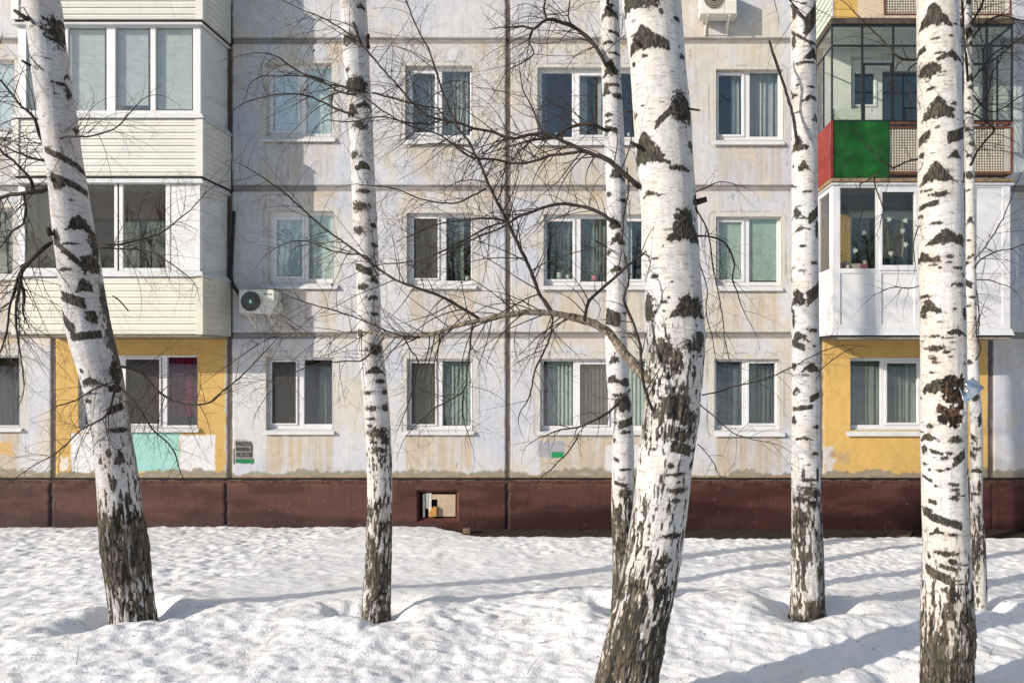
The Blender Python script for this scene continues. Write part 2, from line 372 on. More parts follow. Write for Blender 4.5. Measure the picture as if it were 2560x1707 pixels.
# relief: joints pressed in, paint edges
Yg = np.full(PXg.shape, FD)+(fbm(PXg/90, PYg/90, 95, 3)-.5)*.008
for j in JH:
    d = PYg-j; band = sst(-8, -6.5, d)*sst(8, 6, d); Yg += .026*band
    tone = np.array([.20, .186, .176])*(.65+.7*fbm(PXg/30, PYg/6, 96, 4))[..., None]
    c = c+(tone-c)*(band*.85)[..., None]
    c = c*(1-.75*np.exp(-((d+7)/2.0)**2)*(.4+.6*vn(PXg/50, PYg*0+j, 97)))[..., None]  # shadow of the panel above, painted along the joint's upper edge
for j in JV:
    d = PXg-j+2.2*(fbm(PYg/20, PXg*0, 98, 4)-.5); hw = 7.5
    band = sst(-hw, -hw+2, d)*sst(hw, hw-2, d)
    Yg += .018*band
    tone = np.array([.075, .055, .045])*(.6+1.0*fbm(PXg/3, PYg/18, 99, 4))[..., None]
    lite = sst(0, 2, d)*sst(.45, .6, fbm(PXg/3, PYg/40, 100, 3))
    tone = tone+(np.array([.34, .30, .28])-tone)*(lite*.35)[..., None]
    c = c+(tone-c)*(band*.96)[..., None]
P = np.stack([np.broadcast_to(gxw, PXg.shape), Yg, np.broadcast_to(gzw[:, None], PXg.shape)], -1)
cx = (gxw[:-1]+gxw[1:])/2; cz = (gzw[:-1]+gzw[1:])/2
CX, CZZ = np.meshgrid(cx, cz); keep = np.ones(CX.shape, bool)
for o in OPEN: keep &= ~((CX > o[0]) & (CX < o[1]) & (CZZ > o[2]) & (CZZ < o[3]))
P[..., :] = P; idx_flip = P[::-1]; wall = grid_mesh('wall', P[::-1].copy(), M['wall'], np.clip(c[::-1], 0, 1).copy(), True, False, keep[::-1].copy(), B)

# roof and end walls, so that the block is a block
rb = MB(); xl, xr, zt = gxw[0], gxw[-1], gzw[0]
rb.box(xl-.1, xr+.1, FD-.25, FD+11, zt, zt+.25); rb.build('roof', M['conc'], B)
eb = MB(); eb.box(xl, xl+.2, FD+.03, FD+10.8, -.3, zt-.003); eb.box(xr-.2, xr, FD+.03, FD+10.8, -.3, zt-.003); eb.box(xl+.2, xr-.2, FD+10.6, FD+10.8, -.3, zt-.003)
eb.build('end_wall', M['conc'], B)
# rooms behind the windows
ib = MB()
for ya, yb in ((-30, 100), (106, 468), (474, 836), (842, 1200)):
    ib.quad((xl+.3, FD+3.2, wz(ya)), (xr-.3, FD+3.2, wz(ya)), (xr-.3, FD+3.2, wz(yb)), (xl+.3, FD+3.2, wz(yb)))
    for yy in (ya, yb): ib.quad((xl+.3, FD+.03, wz(yy)), (xr-.3, FD+.03, wz(yy)), (xr-.3, FD+3.2, wz(yy)), (xl+.3, FD+3.2, wz(yy)))
for px in (90, 590, 920, 1269, 1700, 2051, 2500):
    ib.quad((wx(px), FD+.03, wz(-30)), (wx(px), FD+3.2, wz(-30)), (wx(px), FD+3.2, wz(1200)), (wx(px), FD+.03, wz(1200)))
ib.build('room_shell', M['dark'], B)

# ---- plinth
pg_x = np.arange(-1300, 4200, 5.0); pg_x = np.concatenate([np.linspace(-1300, -60, 20)[:-1], np.arange(-60, 2620, 3.0), np.linspace(2620, 4200, 20)])
pg_y = np.arange(1199, 1375, 3.0)
VR = (1042, 1148, 1224, 1305)
pxw = (pg_x-VX)/F*FD; pzw = CZ+(VY-pg_y)/F*FD
snap(pxw, [wx(VR[0]), wx(VR[1])]); snap(pzw, [wz(VR[2]), wz(VR[3])])
QX, QY = np.meshgrid(px_of_x(pxw), py_of_z(pzw))
mar = np.array([.052, .017, .013]); mar2 = np.array([.092, .037, .029])
q = fbm(QX/140, QY/45, 111, 4); pc = mar+(mar2-mar)*sst(.35, .65, q)[..., None]
wet = sst(-6, 10, QY-(1272+34*(fbm(QX/210, QX*0, 112, 3)-.5)*2)); pc = pc*(1-.42*wet)[..., None]
pc = pc+(np.array([.30, .21, .13])-pc)*(np.exp(-np.maximum(QY-1203, 0)/5)*sst(.42, .6, fbm(QX/24, QY/6, 113, 3))*.6)[..., None]
pc = pc*(1-.2*sst(.5, .8, fbm(QX/4, QY/60, 114, 3)))[..., None]
for k in range(70):
    mx, my = rng.uniform(-40, 2600), rng.uniform(1206, 1320); i0, k0 = np.argmin(np.abs(py_of_z(pzw)-my)), np.argmin(np.abs(px_of_x(pxw)-mx))
    if rng.random() < .5: pc[i0:i0+1, k0:k0+int(rng.integers(1, 3))] = pc[i0:i0+1, k0:k0+1]*.3+np.array([.12, .075, .06])
    else: pc[i0:i0+int(rng.integers(2, 9)), k0:k0+1] *= rng.uniform(.5, 1.6)
Yp = np.full(QX.shape, FD-.018)+(fbm(QX/60, QY/40, 115, 3)-.5)*.014
for j in (128, 566, 1268, 2479):
    d = QX-j+5*(fbm(QY/14, QX*0+j, 116, 3)-.5); bd = sst(-5, -2, d)*sst(5, 2, d)*(1 if j < 2000 else .5)
    pc = pc+(np.array([.018, .013, .012])-pc)*bd[..., None]; Yp += .03*bd
PP = np.stack([np.broadcast_to(pxw, QX.shape), Yp, np.broadcast_to(pzw[:, None], QX.shape)], -1)
ccx, ccz = np.meshgrid((pxw[:-1]+pxw[1:])/2, (pzw[:-1]+pzw[1:])/2)
kp = ~((ccx > wx(VR[0])) & (ccx < wx(VR[1])) & (ccz < wz(VR[2])) & (ccz > wz(VR[3])))
grid_mesh('plinth', PP[::-1].copy(), M['plinth'], pc[::-1].copy(), True, False, kp[::-1].copy(), B)
M['maroon'] = mat('maroon_plaster', (.11, .04, .03), .6, .3, .2, 12, .5, 40)
cb = MB()                                 # crumbling ledge on top of the plinth
cb.box(xl, xr, FD-.032, FD+.01, wz(1206), wz(1200.5)); cb.build('plinth_ledge', mat('maroon_mortar', (.10, .058, .04), .8, .2, .3, 16, .6, 40, col2=(.045, .018, .014)), B)
db = MB(); db.box(xl, xr, FD-.004, FD+.02, wz(1200), wz(1193.5)); db.build('plinth_shade_strip', M['blackgap'], B)  # black strip standing in for the shadow above the plinth
# basement vent in the plinth
vb = MB(); x0, x1, z1, z0 = wx(VR[0]), wx(VR[1]), wz(VR[2]), wz(VR[3]); yb = FD+.11; ya = FD-.018
u0, u1, v1, v0 = wx(1050, yb), wx(1141, yb), wz(1231, yb), wz(1293, yb)
vb.quad((x0, ya, z0), (x0, ya, z1), (u0, yb, v1), (u0, yb, v0)); vb.quad((x1, ya, z1), (x1, ya, z0), (u1, yb, v0), (u1, yb, v1))
vb.quad((x0, ya, z1), (x1, ya, z1), (u1, yb, v1), (u0, yb, v1)); vb.quad((x0, ya, z0), (u0, yb, v0), (u1, yb, v0), (x1, ya, z0))
vent = vb.build('basement_vent', M['maroon'], B)
m = MB(); Dv = FD+.11
def vbx(mb, a, b2, cc, d, y0, y1): mb.box(wx(a, Dv), wx(b2, Dv), y0, y1, wz(d, Dv), wz(cc, Dv))
vbx(m, 1094, 1139, 1235, 1290, Dv-.02, Dv); vbx(m, 1080, 1094, 1235, 1247, Dv-.02, Dv); m.build('vent_board', mat('pale_board', (.48, .38, .28), .8, .2, .08, 14), vent)
m = MB(); vbx(m, 1058, 1063, 1234, 1292, Dv-.03, Dv); vbx(m, 1065, 1070, 1232, 1270, Dv-.025, Dv); vbx(m, 1072, 1079, 1232, 1290, Dv-.02, Dv)
m.build('vent_frame', M['pvcold'], vent)
m = MB(); vbx(m, 1046, 1144, 1228, 1297, Dv+.10, Dv+.11); m.build('vent_hole', M['blackgap'], vent)
m = MB(); a = [W(px, py, FD+.02) for px, py in ((1071, 1280), (1083, 1266), (1091, 1267), (1091, 1290), (1073, 1292))]
bk = [(x, y+.06, z) for x, y, z in a]; m.poly(a); m.poly(bk[::-1])
for i in range(5): k = (i+1) % 5; m.quad(a[k], a[i], bk[i], bk[k])
tag(m.build('wood_block', M['woodo']), 'orange wooden block jammed in the basement vent', 'wood block')

# ---- windows
def window(wi, i):
    name, fr, panes, sill, lab = wi
    o = OPEN[i]; x0, x1, z0, z1 = o
    root = empty('window', ((x0+x1)/2, FD, z0), parent=B)
    if lab: root['label'] = lab
    rv = MB(); y1 = WD+.01; ya = FD-.006
    rv.quad((x0, ya, z0), (x0, ya, z1), (x0, y1, z1), (x0, y1, z0)); rv.quad((x1, ya, z1), (x1, ya, z0), (x1, y1, z0), (x1, y1, z1))
    rv.quad((x0, ya, z1), (x1, ya, z1), (x1, y1, z1), (x0, y1, z1)); rv.quad((x0, ya, z0), (x0, y1, z0), (x1, y1, z0), (x1, ya, z0))
    rv.build('reveal', mat('reveal_plaster', (.62, .585, .52), .8, .2, .12, 12), root)
    f = MB(); g = MB(); sc = MB(); scl = MB(); sh = MB()
    ps = [(wx(p[0], WD), wx(p[1], WD), wz(p[3], WD), wz(p[2], WD), p[4]) for p in panes]
    yA, yB = WD, WD+.06; xs_ = [x0]
    for p in ps: xs_ += [p[0], p[1]]
    xs_.append(x1)
    for k in range(0, len(xs_), 2): f.box(xs_[k], xs_[k+1], yA, yB, z0, z1)
    for p in ps:
        a, b_, c0, c1, styl = p
        f.box(a, b_, yA+.002, yB-.002, z0, c0); f.box(a, b_, yA+.002, yB-.002, c1, z1)
        yg = WD+.03; ins = 0
        if styl in ('sash', 'tilt'):
            t = .045; yf = WD-.016
            ya2, yb2 = yf, WD-.001
            for bx in ((a-t, a, c0-t, c1+t), (b_, b_+t, c0-t, c1+t)): sh.box(bx[0], bx[1], ya2, yb2, bx[2], bx[3])
            sh.box(a, b_, ya2, yb2, c0-t, c0); sh.box(a, b_, ya2, yb2, c1, c1+t)
        for bx in ((a, a+.008), (b_-.008, b_)): f.box(bx[0], bx[1], yg-.012, yg-.004, c0, c1)
        g.box(a, b_, yg, yg+.005, c0, c1)
        if styl.startswith('screen'):
            t = .032; yy = WD-.022
            for bx in ((a, a+t, c0, c1), (b_-t, b_, c0, c1)): sh.box(bx[0], bx[1], yy, yy+.014, bx[2], bx[3])
            sh.box(a+t, b_-t, yy, yy+.014, c0, c0+t); sh.box(a+t, b_-t, yy, yy+.014, c1-t, c1)
            (scl if styl == 'screenl' else sc).quad((a+t, yy+.007, c0+t), (b_-t, yy+.007, c0+t), (b_-t, yy+.007, c1-t), (a+t, yy+.007, c1-t))
    f.build('frame', M['pvc'], root, bevel=.006)
    if sh.v: sh.build('sash', M['pvc'], root, bevel=.005)
    g.build('pane', M['glass_sky'] if name in ('w31', 'w30') else M['glass'], root)
    if sc.v: sc.build('insect_screen', M['screen'], root)
    if scl.v: scl.build('insect_screen', M['screen_lt'], root)
    if sill:
        s = MB(); a, b_ = wx(sill[0]), wx(sill[1]); zt_ = z0+.018; zf = wz(sill[3], FD-.06)
        yf = FD-.06; zl = zf+.028; zl = min(zl, zt_-.012)
        s.quad((a, yf, zl), (b_, yf, zl), (x1, WD, zt_), (x0, WD, zt_)) if False else None
        s.quad((a, yf, zl), (b_, yf, zl), (b_, FD-.008, (zl+zt_)/2+.004), (a, FD-.008, (zl+zt_)/2+.004))
        s.quad((x0, FD-.008, (zl+zt_)/2+.004), (x1, FD-.008, (zl+zt_)/2+.004), (x1, WD, zt_), (x0, WD, zt_))
        s.quad((a, yf, zf), (b_, yf, zf), (b_, yf, zl), (a, yf, zl)); s.quad((a, yf+.004, zl-.004), (b_, yf+.004, zl-.004), (b_, yf+.004, zf), (a, yf+.004, zf))
        s.quad((a, yf+.004, zl-.006), (a, FD-.004, (zl+zt_)/2-.004), (b_, FD-.004, (zl+zt_)/2-.004), (b_, yf+.004, zl-.006))
        for xx in (a, b_): s.poly([(xx, yf, zf), (xx, yf, zl), (xx, FD-.008, (zl+zt_)/2+.004), (xx, FD-.008, (zl+zt_)/2-.01), (xx, yf+.01, zf)])
        s.build('sill', M['tin'], root)
    return root
for i, wi in enumerate(WIN): window(wi, i)

# ---- curtains, blinds and plants behind the panes
_cm = {}
def cmat(colr, tr=.3):
    if colr not in _cm: _cm[colr] = mat('curtain_cloth', colr, .9, .1, .06, 8, trans=tr)
    return _cm[colr]
def curtain(px0, px1, py0, py1, colr, label, amp=.022, wave=.11, off=.14, seed=0, sheer=None, name='curtain'):
    D = WD+off; x0, x1 = wx(px0, D), wx(px1, D); n = max(12, int((x1-x0)/.008)); zs = np.linspace(wz(py1, D), wz(py0, D), 10)
    X = np.linspace(x0, x1, n); r = np.random.default_rng(seed+int(px0)*7+int(py0)); ph = r.uniform(0, 6)
    u = (X-x0)/wave*2*math.pi; u = u+1.2*np.sin(u*.37+ph)
    PP = np.zeros((len(zs), n, 3))
    for j, z in enumerate(zs):
        t = j/(len(zs)-1); a = amp*(1-.35*t)
        PP[j, :, 0] = X+.006*np.sin(u*.5+ph+t*2)*(1-t); PP[j, :, 1] = D+a*np.sin(u+ph+.5*math.sin(t*3+ph))+.4*a*np.sin(2.3*u+ph); PP[j, :, 2] = z
    o = grid_mesh(name, PP, sheer or cmat(colr)); return tag(o, label, 'curtain' if name == 'curtain' else 'blind')
def venetian(px0, px1, py0, py1, label, colr=(.74, .76, .74), pitch=.017, off=.06, tilt=.95):
    D = WD+off if off < 1 else off; x0, x1 = wx(px0, D), wx(px1, D); zb, zt_ = wz(py1, D), wz(py0, D); m = MB(); z = zt_
    while z > zb:
        dz = .011*tilt*1.4; dy = .010
        m.quad((x0, D-dy, z-dz), (x1, D-dy, z-dz), (x1, D+dy, z+dz), (x0, D+dy, z+dz)); z -= pitch
    m.box(x0, x1, D-.012, D+.012, zt_+.01, zt_+.03)
    return tag(m.build('venetian_blind', cmat(colr, .15)), label, 'blind')
def roller(px0, px1, py0, py1, colr, label, off=.05):
    D = WD+off; m = MB(); x0, x1, z0, z1 = wx(px0, D), wx(px1, D), wz(py1, D), wz(py0, D)
    m.box(x0, x1, D, D+.002, z0, z1); m.box(x0, x1, D-.004, D+.008, z0-.012, z0); m.box(x0, x1, D-.01, D+.03, z1, z1+.03)
    return tag(m.build('roller_blind', cmat(colr, .15)), label, 'blind')
def vertical(px0, px1, py0, py1, colr, label, off=.10):
    D = WD+off; m = MB(); x = wx(px0, D); x1 = wx(px1, D); z0, z1 = wz(py1, D), wz(py0, D)
    while x < x1:
        m.quad((x, D+.022, z0), (x+.078, D-.014, z0), (x+.078, D-.014, z1), (x, D+.022, z1)); x += .075
    return tag(m.build('vertical_blind', cmat(colr, .2)), label, 'blind')
def plant(px, py, D, h, label, pot=None, spread=.6, seed=1, strap=False, pr=.055):
    rr = random.Random(seed); x, y, z = W(px, py, D)
    root = empty('potted_plant', (x, y, z), label, 'potted plant'); m = MB(); n = 16
    prof = ((pr*.75, 0), (pr, pr*1.7), (pr*1.08, pr*1.75), (pr*.9, pr*1.72))
    for k in range(len(prof)-1):
        for q in range(n):
            a0, a1 = 2*math.pi*q/n, 2*math.pi*(q+1)/n; (r0, h0), (r1, h1) = prof[k], prof[k+1]
            m.quad((x+r0*math.cos(a0), y+r0*math.sin(a0), z+h0), (x+r0*math.cos(a1), y+r0*math.sin(a1), z+h0), (x+r1*math.cos(a1), y+r1*math.sin(a1), z+h1), (x+r1*math.cos(a0), y+r1*math.sin(a0), z+h1))
    m.build('pot', pot or M['pot'], root, smooth=True)
    f = MB(); zt_ = z+pr*1.7
    for k in range(26 if not strap else 14):
        a = rr.uniform(0, 6.28); e = rr.uniform(.2, 1); L = h*(rr.uniform(.5, 1) if strap else rr.uniform(.15, .3))
        if strap:
            d = Vector((math.cos(a)*spread, math.sin(a)*spread*.4, 1)).normalized(); p = Vector((x, y, zt_)); wd = .012
            pts = [p+d*L*t+Vector((0, 0, -.35*L*t*t))+Vector((math.cos(a), 0, 0))*.3*L*t*t for t in (0, .35, .7, 1)]
            for t in range(3):
                u = Vector((-math.sin(a), math.cos(a), .3)).normalized(); w0, w1 = wd*(1-t/3.2), wd*(1-(t+1)/3.2)
                f.quad(pts[t]-u*w0, pts[t]+u*w0, pts[t+1]+u*w1, pts[t+1]-u*w1)
        else:
            c0 = Vector((x+math.cos(a)*h*spread*.5*e, y+math.sin(a)*h*.15, zt_+h*rr.uniform(.15, 1)))
            d = Vector((math.cos(a), math.sin(a)*.4, rr.uniform(-.5, .6))).normalized(); u = Vector((rr.uniform(-.4, .4), -.5, 1)).cross(d).normalized()
            f.quad(c0, c0+d*L*.5+u*L*.28, c0+d*L, c0+d*L*.5-u*L*.28)
    if not strap: f.tube([(x, y, zt_), (x+.01, y, zt_+h*.5), (x-.01, y, zt_+h*.95)], [.004, .003, .002], 5)
    f.build('foliage', M['plant'], root); return root
ft = 'third floor'; fs = 'second floor'; fg = 'ground floor'
roller(680, 748, 174, 332, (.84, .92, .95), 'pale blue roller blind behind the opening sash of the window left of the thin birch', .035); curtain(762, 832, 168, 338, (.80, .88, .82), 'pale green net curtain in the third floor window left of the thin birch', .006, .16, .05)
curtain(1026, 1092, 180, 336, (.30, .32, .32), 'grey lace curtain, left pane of the third floor window right of the slim birch', .02, .09); curtain(1102, 1180, 176, 342, (.48, .50, .48), 'sheer folded curtain, right pane of the third floor window right of the slim birch', .022, .12)
curtain(1349, 1366, 180, 346, (.25, .27, .33), 'narrow dark curtain at the left edge of the blue triple window'); curtain(1446, 1468, 186, 340, (.58, .58, .54), 'white curtain strip in the middle pane of the blue triple window'); curtain(1494, 1512, 186, 340, (.52, .52, .50), 'second white curtain strip beside the slim birch in the blue triple window')
curtain(1828, 1858, 184, 340, (.40, .46, .50), 'blue grey net curtain in the left pane of the window showing a mirrored tree'); curtain(1872, 1905, 180, 345, (.62, .62, .58), 'white flowered curtain in the right pane of the window showing a mirrored tree'); curtain(1906, 1950, 180, 345, (.46, .50, .52), 'thin net curtain at the right edge of the window showing a mirrored tree')
venetian(688, 758, 545, 694, 'pale blue venetian blind behind the tilted sash', (.82, .90, .95)); venetian(768, 836, 537, 700, 'pale green venetian blind right of the tilted sash', (.78, .86, .80))
curtain(1027, 1103, 540, 705, (.34, .31, .26), 'beige curtain behind the insect screen on the second floor', .008, .3); curtain(1136, 1160, 541, 705, (.25, .31, .26), 'dark green curtain beside the potted plant in the second floor window')
curtain(1372, 1437, 545, 702, (.17, .20, .175), 'dark green lace curtain behind the leafy plant', .018, .08); curtain(1450, 1525, 543, 707, (.20, .245, .21), 'dark green lace curtain behind the strap leaved plant', .02, .07); curtain(1560, 1580, 549, 702, (.45, .52, .58), 'pale strip of curtain in the blue pane between the two birches')
roller(1794, 1858, 551, 701, (.47, .56, .49), 'sage green roller blind in the left pane of the second floor window'); roller(1870, 1947, 543, 700, (.44, .54, .47), 'sage green roller blind in the right pane of the second floor window')
curtain(674, 748, 897, 1066, (.10, .10, .10), 'charcoal curtain behind the insect screen by the stencilled advert', .006, .3); curtain(800, 834, 897, 1064, (.20, .21, .20), 'dim lace curtain in the ground floor window by the stencilled advert', .02, .06)
roller(1022, 1096, 899, 1068, (.34, .335, .27), 'olive roller blind behind the insect screen above the basement vent', .12); vertical(1104, 1180, 899, 1068, (.34, .42, .36), 'grey green vertical blind above the basement vent')
vertical(1368, 1437, 899, 1068, (.46, .53, .48), 'pale green vertical blind in the left pane of the wide ground floor window'); vertical(1446, 1528, 902, 1068, (.50, .47, .40), 'beige vertical blind behind the pale insect screen of the wide ground floor window'); vertical(1538, 1618, 899, 1068, (.50, .57, .49), 'green vertical blind between the two birches on the ground floor')
curtain(1788, 1860, 900, 1066, (.13, .18, .21), 'dark teal curtain in the left pane behind the hanging twigs'); curtain(1868, 1890, 904, 1062, (.34, .40, .34), 'pale green curtain fold in the right pane behind the hanging twigs'); curtain(1890, 1942, 904, 1062, (.12, .14, .13), 'dark curtain in the right pane behind the hanging twigs')
curtain(412, 498, 889, 1040, (.24, .007, .045), 'plum curtain in the window of the left yellow panel', .03, .13); curtain(366, 404, 890, 1030, (.28, .03, .03), 'red curtain edge behind the insect screen of the left yellow panel', .02, .1)
curtain(2124, 2204, 897, 1065, (.26, .28, .23), 'grey green sheer curtain in the left pane of the right yellow panel', .02, .12); curtain(2216, 2260, 903, 1060, (.20, .235, .19), 'green lace curtain in the middle pane of the right yellow panel', .02, .08); curtain(2262, 2296, 903, 1060, (.34, .37, .33), 'pale folded curtain beside the thick right birch')
curtain(-18, 56, 890, 1066, (.10, .075, .055), 'brown curtain in the ground floor window at the left picture edge', .03, .16); curtain(-18, 38, 524, 690, (.24, .27, .27), 'grey curtain in the second floor window at the left picture edge', .03, .12); roller(-20, 44, 154, 327, (.55, .64, .66), 'pale blind in the third floor window at the left picture edge')
curtain(150, 450, 524, 770, (.12, .15, .145), 'dark teal curtain behind the enclosed balcony with the brown lining', .03, .16)
plant(1398, 695, WD+.08, .30, 'leafy green houseplant in a pale pot in the second floor triple window', M['pot'], .9, 3); plant(1486, 702, WD+.08, .30, 'strap leaved houseplant in the middle pane of the second floor triple window', M['pink'], 1.0, 5, True)
plant(1420, 696, WD+.09, .16, 'spiky grassy houseplant beside the leafy one', M['pot'], 1.4, 8, True, .035); plant(1168, 700, WD+.08, .26, 'bushy houseplant in a mint pot on the second floor sill', M['pot'], .5, 11, False, .045)
plant(1572, 341, WD+.08, .10, 'small green plant on the third floor sill between the birches', M['pot'], 1.2, 13, False, .03); plant(1392, 341, WD+.08, .09, 'small green pot plant in the corner of the blue triple window', M['pot'], 1.2, 15, False, .03)
# ------------------------------------------------------------------ balconies
BD = 12.45
def bz(py): return wz(py, BD)
def bx(px): return wx(px, BD)
class Bay:            # helpers for a box-shaped bay between two x positions
    def __init__(s, xl, xr): s.xl, s.xr = bx(xl), bx(xr)
    def ring(s, off): return [(s.xl-off, FD-.01), (s.xl-off, BD-off), (s.xr+off, BD-off), (s.xr+off, FD-.01)]
    def band(s, m, o0, z0, o1, z1, segs=(0, 1, 2)):
        a, b = s.ring(o0), s.ring(o1)
        for k in segs: m.quad((*a[k], z0), (*a[k+1], z0), (*b[k+1], z1), (*b[k], z1))
    def trim(s, m, z0, z1, o0, o1, segs=(0, 1, 2)):     # closed skirt: outside face, top and underside
        s.band(m, o0, z0, o1, z1, segs); s.band(m, -.03, z0, o0, z0, segs); s.band(m, o1, z1, -.03, z1, segs)
    def siding(s, m, z0, z1, pitch, segs=(0, 1, 2)):
        z = z1
        while z > z0+.001:
            zb = max(z0, z-pitch); zm = (z+zb)/2
            s.band(m, .0105, zm, .0, z, segs); s.band(m, .0035, zm-.004, .0105, zm, segs)
            s.band(m, .020, zb+.009, .0035, zm-.004, segs); s.band(m, -.004, zb+.006, .020, zb+.009, segs); s.band(m, -.004, zb, -.004, zb+.006, segs); s.band(m, .0, zb, -.004, zb, segs); z = zb
LB = Bay(35, 505); YF = BD+.045
def front(m, a, b_, c0, c1, y0, y1): m.box(bx(a), bx(b_), y0, y1, bz(c1), bz(c0))
def glazing(m, g, cols, rows, yf=YF):      # cols: (a,b) panes; everything else between rows is frame
    xs_ = [40]+[v for c_ in cols for v in c_]+[498]
    for k in range(0, len(xs_), 2): front(m, xs_[k], xs_[k+1], rows[0], rows[3], yf, yf+.06)
    for a, b_ in cols:
        front(m, a, b_, rows[0], rows[1], yf+.003, yf+.057); front(m, a, b_, rows[2], rows[3], yf+.003, yf+.057)
        g.box(bx(a), bx(b_), yf+.03, yf+.035, bz(rows[2]), bz(rows[1]))
C4 = [(60, 158), (165, 262), (284, 372), (385, 479)]
LEV = [  # label, parapet (top, bottom), gap row, top flashing, sill flashing, glazing columns, glazing rows, material
 ('white plastic clad balcony at the top left, cut by the picture edge', (-112, 50), -345, None, (-124, -113), C4, (-345, -332, -140, -115), 'side_w', -349),
 ('white clad glazed balcony with blinds on the third floor left', (299, 441), 50, (54.5, 63), (284, 297), C4, (56, 65, 274, 290), 'side_w', 52),
 ('glazed balcony with cream yellow siding on the second floor left', (694, 836), 441, (446, 458), (679, 692), [(57, 158), (168, 281), (303, 410)], (447, 459, 669, 686), 'side_c', 445)]
for lab, (pt, pb), gap_, fl0, fl1, cols, rows, sd, sl_ in LEV:
    bal = empty('balcony', (bx(270), BD, bz(pb)), parent=B, label=lab)
    m = MB(); LB.siding(m, bz(pb), bz(pt), .1131); m.build('siding', M[sd], bal)
    for px in (35, 505):
        s = 1 if px == 505 else -1; X = bx(px); m = MB(); m.box(X-s*.095, X+s*.026, BD-.026, BD+.02, bz(pb), bz(pt)); m.box(X-s*.02, X+s*.026, BD+.02, BD+.055, bz(pb), bz(pt)); m.build('corner_trim', M[sd], bal)
        m = MB(); m.box(X-s*.02, X+s*.016, FD-.03, FD-.008, bz(pb), bz(pt)); m.build('wall_trim', M[sd], bal)
    m = MB(); LB.trim(m, bz(gap_+5), bz(gap_), -.01, -.01); m.build('slab_gap', M['blackgap'], bal)
    if fl0: m = MB(); LB.trim(m, bz(fl0[1]), bz(fl0[0]), .035, -.015); m.build('flashing', M['tin'], bal)
    m = MB(); LB.trim(m, bz(fl1[1]), bz(fl1[0]), .055, -.005); m.build('flashing', M['tin'], bal)
    m = MB(); g = MB(); glazing(m, g, cols, rows); m.build('glazing_frame', M['pvc'], bal, bevel=.005); g.build('pane', M['glass_soft'] if sd == 'side_c' else M['glass'], bal)
    for X0, X1 in ((bx(498)-.05, bx(498)), (bx(40), bx(40)+.05)):
        m = MB(); m.box(X0, X1, YF+.06, FD-.01, bz(rows[3]), bz(rows[0])); m.build('side_panel', M['panel_g'], bal)
    m = MB(); m.box(LB.xl+.02, LB.xr-.02, BD+.02, FD-.002, bz(sl_+6), bz(sl_-4)); m.build('slab', M['conc'], bal)
m = MB(); m.box(LB.xl+.02, LB.xr-.02, BD+.02, FD-.002, bz(841), bz(836.5)); m.build('slab', M['conc'], bal)
m = MB(); front(m, 289.5, 293, 456, 676, YF-.003, YF); m.build('sash_gap', M['blackgap'], bal)
m = MB(); front(m, 428, 491, 462, 676, YF-.008, YF-.001); m.build('blind_panel', M['panel_w'], bal)
m = MB(); front(m, 491, 498, 456, 680, YF-.022, YF-.001); front(m, 414, 422, 458, 680, YF-.012, YF-.001); m.build('panel_post', M['pvc'], bal)
m = MB(); m.box(LB.xl+.06, LB.xr-.06, FD-.03, FD-.012, bz(520), bz(452)); m.build('inner_lining', mat('brown_lining', (.22, .115, .075), .7, .2, .1, 6), bal)
def vblind(a, b_, c0, c1, label, **k): return venetian(a, b_, c0, c1, label, off=YF+.10, **k)
# blinds sit on the balcony plane, so convert to that plane
def bvenetian(px0, px1, py0, py1, label, colr, tilt=1.0):
    D = YF+.09; m = MB(); x0, x1, zb, z = wx(px0, D), wx(px1, D), wz(py1, D), wz(py0, D)
    m.box(x0, x1, D-.012, D+.012, z+.01, z+.035)
    while z > zb:
        m.quad((x0, D-.006, z-.012), (x1, D-.006, z-.012), (x1, D+.006, z+.012), (x0, D+.006, z+.012)); z -= .0205
    return tag(m.build('venetian_blind', cmat(colr, .15)), label, 'blind')
bvenetian(56, 160, 70, 282, 'white venetian blind at the far left of the third floor balcony, behind the trunk', (.72, .74, .74))
bvenetian(165, 262, 70, 276, 'white venetian blind right of the leaning trunk on the third floor balcony', (.74, .76, .75))
bvenetian(282, 371, 70, 264, 'white venetian blind in the middle of the third floor balcony, not fully lowered', (.70, .73, .74))
bvenetian(383, 480, 70, 272, 'white venetian blind at the right end of the third floor balcony', (.74, .77, .74))
m = MB(); m.bar(W(58, 530, YF+.25), W(113, 675, YF+.2), .05, .03); tag(m.build('plank', M['wood']), 'brown plank leaning inside the second floor balcony on the left', 'plank')
m = MB(); D_ = YF+.35; m.box(wx(57, D_), wx(162, D_), D_, D_+.02, wz(680, D_), wz(470, D_)); tag(m.build('curtain', cmat((.58, .54, .42))), 'cream roller curtain behind the leaning brown plank', 'curtain')

# ---- right hand stack
RB = Bay(2080, 2530)
b4 = empty('balcony', (bx(2305), BD, bz(48)), parent=B, label='open balcony with yellow panel and cream mesh at the top right')
m = MB(); RB.siding(m, bz(47), bz(-110), .12, (0,)); m.build('side_boards', M['greenside'], b4)
m = MB(); front(m, 2079, 2083, -110, 47, BD-.012, BD+.03); m.build('corner_trim', M['panel_g'], b4)
m = MB(); front(m, 2083.5, 2143, -110, 46.5, BD, BD+.012); m.build('front_panel', M['yelp'], b4, label='yellow panel')
m = MB(); front(m, 2143.5, 2209, -110, 46.5, BD+.002, BD+.014); front(m, 2209, 2528, 39.5, 47, BD-.004, BD+.014); m.build('front_panel', M['crep'], b4)
m = MB()
for a in np.arange(2088, 2209, 15):
    for py in (43.5,): front(m, a, a+1.3, py, py+1.3, BD-.004, BD+.002)
m.build('screw_heads', M['blackgap'], b4)
